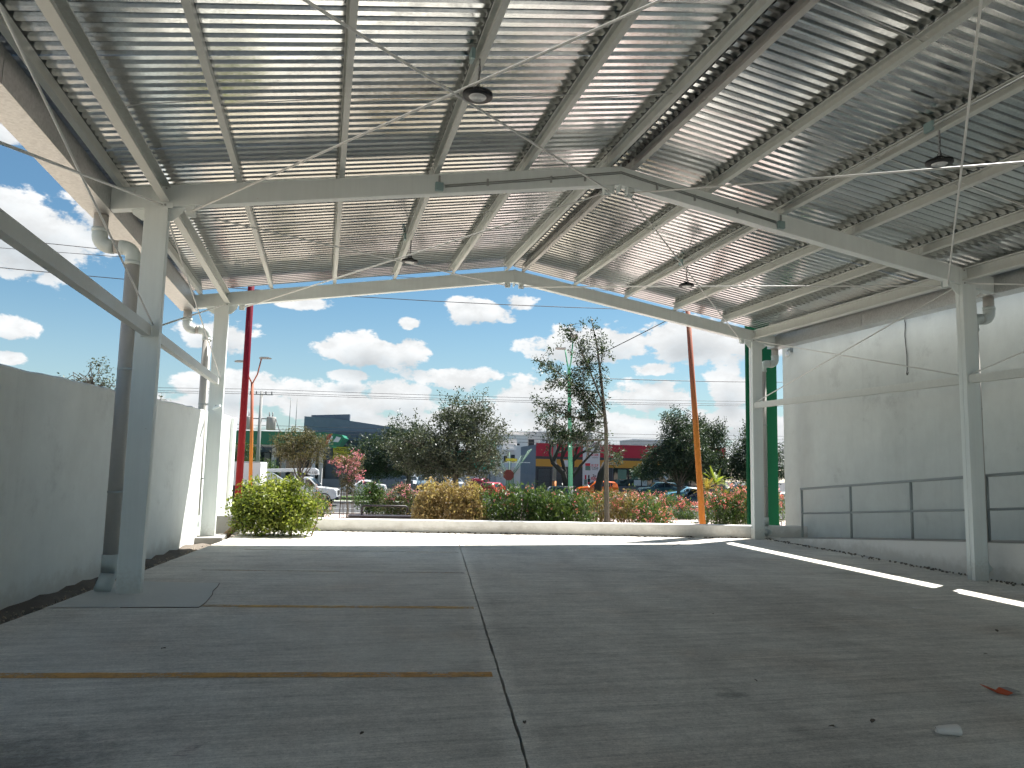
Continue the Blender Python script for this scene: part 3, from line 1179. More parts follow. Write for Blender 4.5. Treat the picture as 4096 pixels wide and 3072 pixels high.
# downpipes with elbows and clamps
def arc(c, a, b, r, n=6):
    """quarter bend from direction a to b (unit vectors) around corner c"""
    a, b, c = Vector(a), Vector(b), Vector(c)
    return [c - a * r + a * r * math.sin(t) + b * r * (1 - math.cos(t)) for t in np.linspace(0, math.pi / 2, n)]


def downpipe(s, y):
    xo = -2.76 if s < 0 else 10.65
    xc = -2.37 if s < 0 else 10.30
    yp = y + .27
    r = .082
    zt = 4.02 + .1
    pts_top = [(xo, yp, 4.51), (xo, yp, zt + .12)]
    dp = MB().tube([(xc, yp, zt - .13), (xc, yp, .14)], r, 16).build('downpipe', MATS['pvc_beige'], cn, True)
    MB().tube([(xo, yp, 4.51), (xo, yp, zt + .13)], r, 16).build('drop', MATS['pvc_beige'], dp, True)
    d = 1 if xc > xo else -1
    e1 = arc((xo, yp, zt), (0, 0, -1), (d, 0, 0), .12)
    MB().tube([(xo, yp, zt + .20)] + e1 + [(xo + d * .16, yp, zt)], r * 1.10, 16).build('elbow', MATS['pvc_green'], dp, True)
    e2 = arc((xc, yp, zt), (d, 0, 0), (0, 0, -1), .12)
    MB().tube([(xo + d * .17, yp, zt), (xc - d * .15, yp, zt)], r, 16).build('link', MATS['pvc_beige'], dp, True)
    MB().tube([(xc - d * .16, yp, zt)] + e2 + [(xc, yp, zt - .20)], r * 1.10, 16).build('elbow', MATS['pvc_green'], dp, True)
    for q in (.0,):
        MB().tube([(xo, yp, zt + .17), (xo, yp, zt + .215)], r * 1.17, 16).build('collar', MATS['pvc_green'], dp, True)
        MB().tube([(xc, yp, zt - .165), (xc, yp, zt - .21)], r * 1.17, 16).build('collar', MATS['pvc_green'], dp, True)
    bz = .10 if s < 0 else RAMP(yp) * 0 + .08
    MB().tube([(xc, yp, .42), (xc, yp, .20)] + [(xc + d * -.0, yp - .0, .20), (xc - d * .02, yp - .04, .10), (xc - d * .03, yp - .12, .03)], r * 1.12, 16).build('shoe', MATS['pvc_green'], dp, True)
    for z in (1.15, 2.62):
        cb = MB().tube([(xc, yp, z - .012), (xc, yp, z + .012)], r * 1.06, 16)
        cb.rng(min(xc, xc + d * .22), max(xc, xc + d * .22), yp - .10, yp - .09, z - .012, z + .012)
        cb.build('clamp', MATS['conduit'], dp, False)


for y in FY[1:]:
    downpipe(-1, y)
    downpipe(1, y)

# conduit and junction boxes on the middle frame
cd = MB()
yv = FY[3] - .016
cpts = [(1.42, yv, zb(1.42, .10)), (2.6, yv, zb(2.6, .13)), (3.5, yv, zb(3.5, .165)), (XM, yv, ZR + .18), (4.4, yv, zb(4.4, .165)), (6.45, yv, zb(6.45, .12))]
cd.tube(cpts, .008, 6)
cd.build('conduit', MATS['conduit'], cn, True)
cd = MB()
cd.tube([(cp_[0], cp_[1] - .0, cp_[2] - .024) for cp_ in cpts], .008, 6)
cd.build('conduit', MATS['conduit'], cn, True)
for xx in (2.0, 2.9, 3.4, 4.5, 5.1, 5.8):
    MB().rng(xx - .012, xx + .012, yv - .014, yv + .014, zb(xx, .07), zb(xx, .16)).build('conduit_clip', MATS['conduit'], cn)
for xx in (1.34, 6.52):
    j = MB().rng(xx - .055, xx + .055, FY[3] - .062, FY[3] - .003, zb(xx, .02), zb(xx, .135)).build('junction_box', MATS['box_green'], cn, bevel=.008)
    MB().tube([(xx, FY[3] - .03, zb(xx, .135)), (xx, FY[3] - .03, zb(xx, .23))], .014, 8).build('connector', MATS['conduit'], j, True)
    MB().rng(xx - .028, xx + .028, FY[3] - .067, FY[3] - .061, zb(xx, .05), zb(xx, .105)).build('cover', MATS['box_green'], j)
for xx, yy_ in ((6.55, 6.6), (6.55, 12.6), (1.27, 6.6), (1.27, 12.6)):
    zz = zb(xx, BH) + .06
    sgn = -1 if xx > XM else 1
    MB().rng(xx - .075 - .0, xx - .035, yy_ - .06, yy_ + .06, zz - .05, zz + .06).build('junction_box', MATS['box_green'], cn, bevel=.006)
cd = MB()
cd.tube([(6.50, 9.4, zb(6.5, BH) + .045), (6.50, 3.6, zb(6.5, BH) + .045)], .010, 6)
cd.build('conduit', MATS['conduit'], cn, True)
cd = MB()
cd.tube([(6.50, 15.4, zb(6.5, BH) + .045), (6.50, 9.7, zb(6.5, BH) + .045)], .010, 6)
cd.build('conduit', MATS['conduit'], cn, True)

# round high bay lights on chains
def high_bay():
    t = thing('high_bay_light', '', 'light')
    # finned rim
    rim = MB()
    nf = 44
    for i in range(nf):
        a = 2 * math.pi * i / nf
        rot = Euler((0, 0, a)).to_matrix()
        rim.box(rot @ Vector((.118, 0, .014)), (.066, .006, .030), rot)
    rim.build('fins', MATS['black_alu'], t, local=True)['kind'] = 'stuff'
    MB().lathe([(.085, -.010), (.152, -.008), (.155, .004), (.150, .008), (.088, .006)], n=40).build('rim', MATS['black_alu'], t, True, True)
    MB().lathe([(.0, .075), (.055, .075), (.072, .062), (.078, .02), (.094, .0), (.094, -.012), (.09, -.014), (.0, -.012)], n=32).build('housing', MATS['black_alu'], t, True, True)
    MB().lathe([(.0, -.018), (.02, -.024), (.035, -.017), (.048, -.026), (.060, -.018), (.072, -.027), (.084, -.016), (.09, -.014)], n=36).build('lens', MATS['lens_grey'], t, True, True)
    MB().tube([(-.03, 0, .075), (-.028, 0, .10), (0, 0, .118), (.028, 0, .10), (.03, 0, .075)], .005, 6).build('hook', MATS['black_alu'], t, True, True)
    ch = MB()
    for k in range(11):
        z = .125 + k * .027
        a = 0 if k % 2 else math.pi / 2
        ring = [(math.cos(q) * .010 * math.cos(a), math.cos(q) * .010 * math.sin(a), z + math.sin(q) * .019) for q in np.linspace(0, 2 * math.pi, 9)]
        ch.tube(ring, .003, 5, False)
    c = ch.build('chain', MATS['chain_zinc'], t, True, True)
    c['kind'] = 'stuff'
    MB().tube([(.05, .01, .07), (.045, .01, .12), (.015, .006, .18), (.012, -.004, .28), (.02, .006, .36), (.04, .02, .42)], .008, 7).build('cable', MATS['wire_black'], t, True, True)
    return t


hb = high_bay()
spots = [((1.25, 6.46, 5.0), 'black round high bay light hanging nearest the camera under the left roof slope'),
         ((6.48, 6.46, 5.0), 'black round high bay light hanging at the right edge under the right roof slope'),
         ((1.30, 12.48, 5.0), 'black round high bay light in the far bay under the left roof slope'),
         ((6.55, 12.48, 5.0), 'black round high bay light in the far bay under the right roof slope')]
for i, (p, lab) in enumerate(spots):
    o = hb if i == 0 else copy_tree(hb)
    o.location = p
    o.scale = (.92, .92, .92)
    o.rotation_euler = (R(rnd.uniform(-2, 2)), R(rnd.uniform(-2, 2)), rnd.random())
    tag(o, lab, 'light', 'high bay lights under the canopy roof')

# small camera on the far left column
cc = thing('security_camera', 'small white security camera on the far left column', 'camera', (-2.09, 15.40, 2.55))
MB().tube([(-2.09, 15.49, 2.58), (-2.09, 15.42, 2.56), (-2.07, 15.38, 2.55)], .016, 8).build('bracket', MATS['rail_grey'], cc, True)
MB().bar((-2.12, 15.42, 2.52), (-1.98, 15.30, 2.57), .05, .05).build('body', MATS['steel_white'], cc, bevel=.01)
# ------------------------------------------------------------------ vegetation
OAK = mat_leaf('leaf_oak', [(0, (.015, .028, .018)), (.5, (.036, .060, .036)), (.8, (.072, .10, .060)), (1, (.15, .175, .12))], .22, .45)
OAKG = mat_leaf('leaf_oak_grey', [(0, (.024, .033, .023)), (.5, (.055, .070, .048)), (.85, (.105, .12, .085)), (1, (.20, .215, .165))], .22, .5)
BROWNT = mat_leaf('leaf_olive', [(0, (.045, .045, .022)), (.5, (.095, .088, .045)), (1, (.17, .15, .085))], .3)
LIME = mat_leaf('leaf_lime', [(0, (.03, .05, .010)), (.35, (.10, .14, .022)), (.8, (.29, .32, .06)), (1, (.44, .44, .12))], .34)  # dark end of the ramp paints the shadows between leaves into the leaf colour
GREEN = mat_leaf('leaf_green', [(0, (.015, .040, .010)), (.5, (.040, .085, .020)), (1, (.12, .17, .045))], .35)
OLEA = mat_leaf('leaf_oleander', [(0, (.022, .052, .018)), (.5, (.062, .11, .034)), (1, (.17, .22, .07))], .38, .4)
GOLD = mat_leaf('leaf_dry', [(0, (.17, .115, .055)), (.5, (.35, .25, .125)), (.85, (.52, .41, .22)), (1, (.42, .40, .22))], .3, .7)
TAN = mat_leaf('leaf_tan', [(0, (.13, .09, .045)), (.5, (.26, .19, .085)), (1, (.25, .24, .10))], .35, .6)
PINK = mat_leaf('petal_pink', [(0, (.52, .10, .15)), (.5, (.62, .19, .23)), (1, (.70, .36, .36))], .35)
MAG = mat_leaf('petal_magenta', [(0, (.42, .09, .22)), (.5, (.55, .20, .32)), (1, (.62, .36, .38))], .35)
PALM = mat_leaf('leaf_palm', [(0, (.10, .13, .02)), (.5, (.22, .27, .03)), (1, (.36, .40, .06))], .4)
PALMB = mat_leaf('leaf_palm_dry', [(0, (.12, .09, .02)), (.5, (.25, .18, .04)), (1, (.34, .28, .08))], .4)


def leaf_obj(name, P, size, mat, parent, rng, aspect=.5, up=.0, flat=.0, local=False):
    """N separate folded leaf blades at points P"""
    P = np.asarray(P, float)
    n = len(P)
    d = rng.normal(size=(n, 3))
    d[:, 2] = d[:, 2] * (1 - flat) + up * 1.6
    d /= np.linalg.norm(d, axis=1)[:, None] + 1e-9
    e = rng.normal(size=(n, 3))
    e -= d * np.sum(e * d, axis=1)[:, None]
    e /= np.linalg.norm(e, axis=1)[:, None] + 1e-9
    nn = np.cross(d, e)
    s = size * rng.uniform(.6, 1.35, n)[:, None]
    V = np.empty((n, 4, 3))
    V[:, 0] = P - d * s * .5
    V[:, 1] = P + e * s * aspect * .5 + nn * s * .10
    V[:, 2] = P + d * s * .5 - nn * s * .08
    V[:, 3] = P - e * s * aspect * .5 + nn * s * .10
    me = bpy.data.meshes.new(name)
    me.vertices.add(n * 4)
    me.vertices.foreach_set('co', V.reshape(-1))
    me.loops.add(n * 4)
    me.loops.foreach_set('vertex_index', np.arange(n * 4, dtype=np.int32))
    me.polygons.add(n)
    me.polygons.foreach_set('loop_start', np.arange(0, n * 4, 4, dtype=np.int32))
    me.polygons.foreach_set('loop_total', np.full(n, 4, dtype=np.int32))
    me.materials.append(mat)
    me.update(calc_edges=True)
    o = link(name, me, parent, local)
    o['kind'] = 'stuff'
    return o


def in_lobes(lobes, n, rng, shell=.45):
    """cluster centres inside ellipsoids (lot frame), denser towards the outside"""
    w = np.array([l[3] * l[4] * l[5] for l in lobes]) ** .75
    k = rng.choice(len(lobes), n, p=w / w.sum())
    d = rng.normal(size=(n, 3))
    d /= np.linalg.norm(d, axis=1)[:, None]
    r = rng.uniform(shell ** 3, 1.0, n) ** (1 / 3)
    r *= rng.uniform(.86, 1.10, n)
    A = np.array(lobes)[k]
    return A[:, :3] + d * r[:, None] * A[:, 3:]


def spray(C, per, spread, rng, flatten=1.0):
    n = len(C)
    Q = np.repeat(C, per, axis=0) + rng.normal(size=(n * per, 3)) * np.array([1, 1, flatten]) * spread
    return Q


def to_world(P):
    return np.stack([P[:, 0] * LC + P[:, 1] * LS, -P[:, 0] * LS + P[:, 1] * LC, P[:, 2]], 1)


def twigs(mb, C, starts, rng, r0, r1, bend=.15, n=5):
    """branches from the nearest point of the trunk system to cluster centres (world coords)"""
    S = np.array(starts)
    for c in C:
        d = np.linalg.norm(S - c, axis=1) + np.maximum(0, S[:, 2] - c[2]) * 1.5
        s = S[np.argmin(d)]
        m = (s + c) / 2 + rng.normal(size=3) * bend + np.array([0, 0, bend * .6])
        mb.tube([tuple(s), tuple(m), tuple(c)], [r0, (r0 + r1) / 2, r1], n, False)


def tree(name, label, u, v, zbase, trunk, lobes, nclus, per, leaf, spread, lmat, bmat, seed, group=None, limbs=9, r0=.16,
         ntwig=70, cat='tree', shell=.5, flatten=.7, aspect=.5):
    """trunk: list of (du, dz, radius); lobes in (du, dv, z above base, ru, rv, rz)"""
    rng = np.random.default_rng(seed)
    b = L(u, v, zbase)
    t = thing(name, label, cat, b, 0, group)
    lob = [(u + l[0], v + l[1], zbase + l[2], l[3], l[4], l[5]) for l in lobes]
    C = in_lobes(lob, int(nclus * 1.5), rng, shell)
    sc_ = 2.2 / max(l[3] for l in lobes) * 1.6
    ph = rng.uniform(0, 6, 6)
    nz = np.sin(C[:, 0] * sc_ * 1.9 + ph[0]) * np.sin(C[:, 2] * sc_ * 2.3 + ph[1]) + np.sin(C[:, 1] * sc_ * 2.1 + ph[2]) * np.sin(C[:, 2] * sc_ * 3.7 + C[:, 0] * sc_ * 2.9 + ph[3]) + .5 * np.sin(C[:, 0] * sc_ * 5 + C[:, 2] * sc_ * 4.3 + ph[4])
    C = C[np.argsort(-nz)][:nclus]
    # sprays of twigs that stick out of the crown
    cen = np.mean(np.array(lob)[:, :3], axis=0)
    far = np.argsort(-np.linalg.norm((C - cen) / np.array([1, 1, .8]), axis=1))[:max(8, nclus // 6)]
    tips_ = []
    big = max(l[3] for l in lobes)
    for q in rng.choice(far, len(far) // 2, replace=False):
        dd = (C[q] - cen) / np.linalg.norm(C[q] - cen) + rng.normal(size=3) * .35 + np.array([0, 0, .45])
        for w_ in range(1, 5):
            tips_.append(C[q] + dd * big * .055 * w_)
    WS = to_world(np.array(tips_))
    C = to_world(C)
    tm = MB()
    pts = [L(u + a, v, zbase + h) for a, h, r in trunk]
    tm.tube(pts, [r for a, h, r in trunk], 9)
    starts = []
    for p in pts[len(pts) // 2:]:
        starts.append(tuple(p))
    sel = C[rng.choice(len(C), min(limbs, len(C)), replace=False)]
    fork = np.array(pts[-1])
    for c in sel:
        q = fork + (c - fork) * .72
        m = fork + (c - fork) * .35 + rng.normal(size=3) * .12 + np.array([0, 0, .12])
        rr = trunk[-1][2] * .62
        tm.tube([tuple(fork - np.array([0, 0, .1])), tuple(m), tuple(q)], [rr, rr * .6, rr * .3], 7, False)
        for k in np.linspace(0, 1, 5)[1:]:
            starts.append(tuple(m + (q - m) * k))
            starts.append(tuple(fork + (m - fork) * k))
    tm.build('trunk', bmat, t, True)
    tw = MB()
    twigs(tw, C[rng.choice(len(C), min(ntwig, len(C)), replace=False)], starts, rng, trunk[-1][2] * .22, .006)
    o = tw.build('branches', bmat, t, True)
    o['kind'] = 'stuff'
    pts_ = np.concatenate([spray(C, per, spread, rng, flatten), spray(WS, max(4, per // 3), spread * .42, rng)])
    leaf_obj('crown', pts_, leaf, lmat, t, rng, aspect)
    return t


def shrub(name, label, boxes, zg, n, leaf, lmat, seed, stem_mat=None, nst=26, aspect=.3, up=.5, flowers=None, fsize=.05, nf=0,
          group=None, cat='shrub', clump=14, spread=.09, second=None, n2=0, topy=.55):
    """shrub or hedge: several ellipsoid lobes (u,v,z,ru,rv,rz) standing on zg, stems, leaves, flowers near the top"""
    rng = np.random.default_rng(seed)
    A = np.array(boxes)
    cu, cv = A[:, 0].mean(), A[:, 1].mean()
    t = thing(name, label, cat, L(cu, cv, zg), 0, group)
    C = in_lobes(boxes, n // clump, rng, .25)
    C[:, 2] = np.maximum(C[:, 2], zg + .05)
    Cw = to_world(C)
    leaf_obj('foliage', spray(Cw, clump, spread, rng, 1.0), leaf, lmat, t, rng, aspect, up)
    if second is not None:
        C2 = to_world(np.maximum(in_lobes(boxes, n2 // clump, rng, .6), [-1e9, -1e9, zg + .05]))
        leaf_obj('foliage', spray(C2, clump, spread, rng, 1.0), leaf, second, t, rng, aspect, up)
    st = MB()
    for k in range(nst):
        l = boxes[rng.integers(len(boxes))]
        a = L(l[0] + rng.normal() * l[3] * .35, l[1] + rng.normal() * l[4] * .35, zg - .03)
        b = L(l[0] + rng.normal() * l[3] * .55, l[1] + rng.normal() * l[4] * .5, l[2] + l[5] * rng.uniform(.2, .8))
        m = (a + b) / 2 + Vector((rng.normal() * .06, rng.normal() * .06, 0))
        st.tube([a, m, b], [.016, .011, .004], 5, False)
    o = st.build('stems', stem_mat or MATS['bark_oak'], t, True)
    o['kind'] = 'stuff'
    if flowers is not None:
        F = in_lobes(boxes, nf * 6, rng, .93)
        keep = F[:, 2] > np.array([b[2] for b in boxes]).mean() + (topy - .5) * A[:, 5].mean()
        F = F[keep][:nf]
        leaf_obj('flowers', spray(to_world(F), 9, fsize * .8, rng), fsize, flowers, t, rng, .8, .2)
    return t


# the leaning lime-green shrub at the left end of the low wall
shrub('lime_shrub', 'bright lime green leafy shrub leaning over the floor by the left wall',
      [(-3.3, 15.9, .55, .62, .55, .48), (-2.95, 15.85, .45, .52, .5, .42), (-3.75, 16.0, .50, .42, .42, .40), (-3.1, 15.9, .82, .42, .36, .30), (-2.9, 15.9, 1.02, .16, .16, .16), (-3.35, 15.9, 1.08, .2, .18, .14), (-3.75, 15.95, .92, .2, .2, .18), (-4.0, 16, .62, .2, .2, .14), (-2.45, 15.8, .62, .18, .2, .12), (-3.55, 15.8, .28, .5, .5, .30), (-2.75, 15.8, .30, .4, .45, .3)],
      .02, 9000, .070, LIME, 3, MATS['bark_brown'], 6, .5, .05, clump=10, spread=.075, second=LIME, n2=3000)
MB().tube([L(-4.22, 16.0, -.05), L(-4.12, 16.0, .06), L(-3.98, 15.98, .17), L(-3.80, 15.95, .30), L(-3.5, 15.9, .5)], [.075, .068, .06, .05, .03], 10).build('trunk', MATS['bark_brown'], bpy.data.objects['lime_shrub'], True)

# shrubs and hedges beyond the low wall
shrub('red_tipped_shrub', 'small shrub with reddish tips just behind the lime green shrub', [(-4.69, 29.5, -.35, .55, .6, .9), (-4.40, 29.9, -.5, .5, .5, .65)], -.94, 3600, .085, OLEA, 8, None, 20, .3, .6, PINK, .03, 40, spread=.08, second=TAN, n2=1200)
shrub('round_green_shrub', 'round dark green shrub behind the bench left of the pink one', [(-3.53, 42, -.55, .84, .8, .92), (-2.94, 42, -.72, .7, .76, .78), (-3.2, 42, -.1, .5, .5, .45)], -1.51, 5600, .10, GREEN, 9, None, 14, .5, .1, MAG, .035, 16)
shrub('pink_bougainvillea', 'low bougainvillea shrub with magenta flowers left of the dry hedge', [(-1.34, 34, -.32, .85, .7, .83), (-.85, 34, -.48, .57, .64, .75), (-1.9, 34, -.61, .5, .57, .61), (-1.45, 34, .28, .34, .34, .3)], -1.13, 5200, .08, BROWNT, 10, None, 18, .5, .1, MAG, .07, 42, second=GREEN, n2=1800)
shrub('dry_hedge', 'dried golden brown clipped hedge in the middle', [(-.05, 19.5, .33, .42, .42, .74), (.45, 19.45, .36, .5, .42, .74), (.95, 19.5, .36, .42, .42, .74), (-.2, 19.4, .05, .3, .4, .5), (1.15, 19.4, .1, .3, .4, .5)],
      -.46, 17000, .065, GOLD, 12, MATS['bark_brown'], 60, .6, .35, clump=12, spread=.055)
for i, (lab, us_, topz, mat2, s) in enumerate((
        ('dense green oleander hedge right beside the dry hedge', (1.50, 1.95, 2.4, 2.8), 1.0, None, 21),
        ('green oleander hedge between the dense hedge and the tall thin tree', (3.0, 3.4, 3.85), .90, None, 22))):
    shrub('oleander_hedge', lab, [(u, 19.5, .27 + (topz - 1) * .5, .42, .45, .73 + (topz - 1) * .4) for u in us_], -.46, 9500 if i == 0 else 7000, .125, OLEA, s, None, 40, .18, .75,
          PINK, .045, 26 if i == 0 else 16, 'oleander hedges behind the low wall', 'hedge', 10, .09)
shrub('sparse_hedge', 'thin brownish hedge with bare stems around the tall thin tree', [(4.35, 20.4, .38, .45, .4, .48), (4.9, 20.5, .40, .45, .4, .48), (5.4, 20.5, .40, .4, .4, .45)], -.49, 3600, .075, TAN, 31, MATS['bark_brown'], 70, .3, .6, PINK, .045, 40, second=OLEA, n2=900, cat='hedge')
shrub('pink_oleander', 'small pink flowered oleander in front of the pink path', [(5.95, 20, .12, .45, .4, .56), (6.3, 20, .0, .38, .4, .45), (5.75, 19.9, -.1, .35, .4, .4)], -.48, 4200, .105, OLEA, 32, None, 30, .2, .7, PINK, .05, 45)
shrub('pink_oleander', 'long dark green row covered with pink flowers behind the pink path', [(12.5, 46, -1.2, 1.1, .9, 1.14), (13.9, 46, -1.2, 1.1, .9, 1.14), (15.1, 46, -1.25, 1.0, .9, 1.1), (16.1, 46, -1.45, .75, .9, .95)], -1.71, 8500, .17, OLEA, 33, None, 40, .25, .7, PINK, .085, 200, spread=.14)
shrub('pink_oleander', 'large pink flowered oleander between the orange pole and the green pylon', [(8.25, 21, .15, .6, .55, .72), (8.75, 21, .30, .6, .55, .76), (9.3, 21, .38, .6, .55, .76), (9.9, 21.2, .38, .6, .5, .76)], -.51, 11000, .11, OLEA, 34, None, 50, .2, .7, PINK, .05, 190)

# bougainvillea trained inside a guard of thin rods
bt = tree('bougainvillea_tree', 'small bougainvillea tree with pink flowers inside a rod guard', -3.57, 32, -1.03, [(0, -.05, .037), (.04, .5, .034), (-.03, 1.1, .03), (0, 1.6, .025)],
          [(-.06, 0, 2.1, .5, .5, .6), (.2, 0, 2.45, .44, .43, .5), (-.3, 0, 2.55, .55, .36, .24), (0, 0, 1.6, .36, .36, .42)], 240, 12, .065, .085, BROWNT, MATS['bark_pale'], 41, limbs=6, ntwig=24, cat='shrub')
rng = np.random.default_rng(5)
F = in_lobes([(-3.6, 32, 1.32, .52, .48, .5), (-3.3, 32, 1.0, .42, .43, .42), (-3.95, 32, 1.42, .6, .36, .2), (-3.36, 32, 1.68, .36, .3, .3)], 60, rng, .8)
leaf_obj('flowers', spray(to_world(F), 14, .06, rng), .07, MAG, bt, rng, .8)
gd = thing('tree_guard', 'upright rod guard around the bougainvillea tree', 'guard', L(-3.57, 32, -1.03))
for k in range(9):
    a = 2 * math.pi * k / 9
    MB().tube([L(-3.57 + .32 * math.cos(a), 32 + .32 * math.sin(a), -1.1), L(-3.57 + .24 * math.cos(a), 32 + .24 * math.sin(a), .75)], .010, 5).build('rod', MATS['rebar'], gd, True)
for z in (-.3, .45):
    MB().tube([L(-3.57 + .27 * math.cos(a), 32 + .27 * math.sin(a), z) for a in np.linspace(0, 2 * math.pi, 13)], .009, 5, False).build('ring', MATS['rebar'], gd, True)

# tall thin oak right behind the low wall
def thin_oak():
    rng = np.random.default_rng(77)
    u, v = 4.53, 19.0
    t = thing('thin_oak_tree', 'tall thin wind swept oak with sparse branches just behind the low wall', 'tree', L(u, v, -.46))
    tk = [(4.54, -.5, .075), (4.53, .08, .070), (4.51, 1.39, .060), (4.48, 2.48, .050), (4.36, 3.82, .036), (4.21, 4.81, .022), (4.04, 5.49, .008)]
    tm = MB()
    tm.tube([L(a, v + .05 * math.sin(z * 2), z) for a, z, r in tk], [r for a, z, r in tk], 10)
    tm.build('trunk', MATS['bark_pale'], t, True)
    limbs = [[(4.45, 2.23), (3.88, 2.20), (3.27, 2.43), (2.71, 2.68)], [(4.40, 2.84), (3.76, 2.76), (3.14, 2.93), (2.65, 3.03)],
             [(4.41, 2.84), (3.93, 3.44), (3.31, 4.00), (2.69, 4.38)], [(4.39, 3.20), (4.05, 3.98), (3.70, 4.70), (3.38, 5.21)],
             [(4.37, 2.6), (4.0, 2.77), (3.81, 3.31), (3.73, 4.54)],
             [(4.46, 2.4), (4.0, 2.48), (3.5, 2.3), (3.1, 2.35)], [(4.42, 2.95), (4.1, 3.3), (3.6, 3.55), (3.0, 3.75)], [(4.30, 4.1), (4.40, 4.5), (4.36, 4.9)], [(4.50, 1.9), (4.8, 1.75), (5.0, 1.80)]]
    br, C = MB(), []
    for k, l in enumerate(limbs):
        off = rng.uniform(-.9, .9)
        n = len(l)
        P = [np.array((a, v + off * i / (n - 1), z)) for i, (a, z) in enumerate(l)]
        br.tube([L(*p) for p in P], list(np.linspace(.028 if k < 4 else .018, .006, n)), 6, False)
        for i in range(n - 1):
            for q in range(9 if k < 7 else 4):
                if i == 0 and q < 5:
                    continue
                f = (q + rng.uniform()) / 9
                p = P[i] + (P[i + 1] - P[i]) * min(f, 1)
                for w in range(2):
                    e = p + rng.normal(size=3) * (.17, .2, .15) + (0, 0, .04)
                    br.tube([L(*p), L(*e)], [.006, .003], 4, False)
                    C.append(e)
                    if rng.random() < .6:
                        C.append((p + e) / 2)
    for z in np.arange(2.6, 5.45, .07):
        a = np.interp(z, [q[1] for q in tk], [q[0] for q in tk])
        C.append(np.array((a + rng.normal() * .09, v + rng.normal() * .1, z)))
    o = br.build('branches', MATS['bark_pale'], t, True)
    o['kind'] = 'stuff'
    leaf_obj('crown', spray(to_world(np.array(C)), 16, .06, rng), .074, OAK, t, rng, .45)


thin_oak()

# trees along plaza, median and beyond
tree('oak_tree', 'large wide grey green oak in the middle beyond the hedges', 1.25, 40, -1.42, [(0, -.1, .22), (.03, .8, .19), (.0, 1.6, .17), (-.02, 2.2, .15)],
     [(-.2, 0, 3.9, 2.6, 2.3, 1.7), (.9, 0, 4.2, 1.5, 1.8, 1.7), (-1.6, .2, 3.3, 1.7, 1.8, 1.2), (.3, 0, 5.3, 1.35, 1.4, 1.05), (-2.7, 0, 3.6, .9, 1.0, .8), (1.3, 0, 2.8, .9, 1.1, .6), (-.8, 0, 2.6, 1.9, 1.5, .5)],
     1500, 20, .125, .20, OAKG, MATS['bark_oak'], 51, limbs=16, ntwig=150, shell=.35)
tree('oak_tree', 'dark green oak standing left behind the large wide oak', -2.1, 66, -1.9, [(0, -.1, .26), (0, 1.2, .23), (.0, 2.2, .2)],
     [(-1.5, 0, 4.0, 2.9, 2.4, 2.0), (-3.2, 0, 3.6, 1.8, 1.8, 1.7), (.3, 0, 4.2, 1.8, 2, 1.8), (-.6, 0, 5.6, 1.9, 1.8, 1.2), (-2.6, 0, 2.6, 2.6, 1.6, .8)], 1000, 20, .18, .30, OAK, MATS['bark_oak'], 52, limbs=12, ntwig=70, shell=.3)
tree('olive_tree', 'thin brownish olive coloured tree above the lime green shrub', -7.0, 40, -1.42, [(0, -.1, .10), (.05, .9, .085), (.0, 1.8, .075)],
     [(0, 0, 3.45, 1.25, 1.1, .8), (.7, 0, 3.75, .75, .8, .7), (-.75, 0, 3.6, .7, .8, .75), (.1, 0, 4.2, .8, .7, .45)], 560, 16, .085, .13, BROWNT, MATS['bark_oak'], 53, limbs=11, ntwig=90, shell=.3)
tree('bushy_tree', 'green bushy tree left of the red pole beside the fuel station', -17.6, 72, -1.9, [(0, -.1, .12), (0, 1.2, .1), (0, 2.0, .08)],
     [(0, 0, 3.6, 1.1, 1.1, 1.6), (.6, 0, 2.6, 1.0, 1.0, 1.0), (2.2, 0, 2.4, .9, .9, 1.0)], 260, 12, .15, .22, GREEN, MATS['bark_oak'], 54, limbs=6, ntwig=20)
tree('oak_tree', 'dense dark oak in front of the red shop roof', 21.6, 64, -1.9, [(0, -.1, .2), (.1, .9, .17), (.15, 1.7, .15)],
     [(-.9, 0, 4.2, 2.1, 2.0, 1.5), (.6, 0, 5.2, 2.2, 2.2, 2.1), (-.4, 0, 7.2, .9, .9, 1.2), (1.6, 0, 3.8, 1.8, 1.8, 1.6), (-2.6, 0, 2.9, 1.2, 1.4, .7), (.6, 0, 7.0, .9, .9, .9)], 1300, 20, .18, .28, OAK, MATS['bark_oak'], 55, limbs=13, ntwig=80, shell=.3)
tree('oak_tree', 'dense dark oak behind the orange pole', 24.6, 66, -1.9, [(0, -.1, .2), (-.05, 1.0, .17), (.0, 1.8, .15)],
     [(-.6, 0, 4.4, 1.9, 2.0, 2.0), (.7, 0, 5.6, 1.5, 1.6, 1.8), (-.2, 0, 6.9, .9, .9, 1.0), (1.2, 0, 3.6, 1.4, 1.6, 1.2), (-1.5, 0, 3.2, 1.3, 1.4, 1.1), (1.5, 0, 6.7, .7, .7, .9)], 1100, 20, .18, .28, OAK, MATS['bark_oak'], 56, limbs=12, ntwig=70, shell=.3)
tree('oak_tree', 'dark oak half hidden by the green pylon', 29.2, 66, -1.9, [(0, -.1, .2), (-.05, 1.0, .17), (.0, 1.8, .15)],
     [(0, 0, 4.2, 2.0, 2.0, 2.2), (-1.2, 0, 3.2, 1.3, 1.5, 1.3), (.8, 0, 6.0, 1.4, 1.4, 1.5), (2, 0, 4, 1.6, 1.6, 2)], 900, 20, .18, .28, OAK, MATS['bark_oak'], 57, limbs=12, ntwig=60, shell=.3)
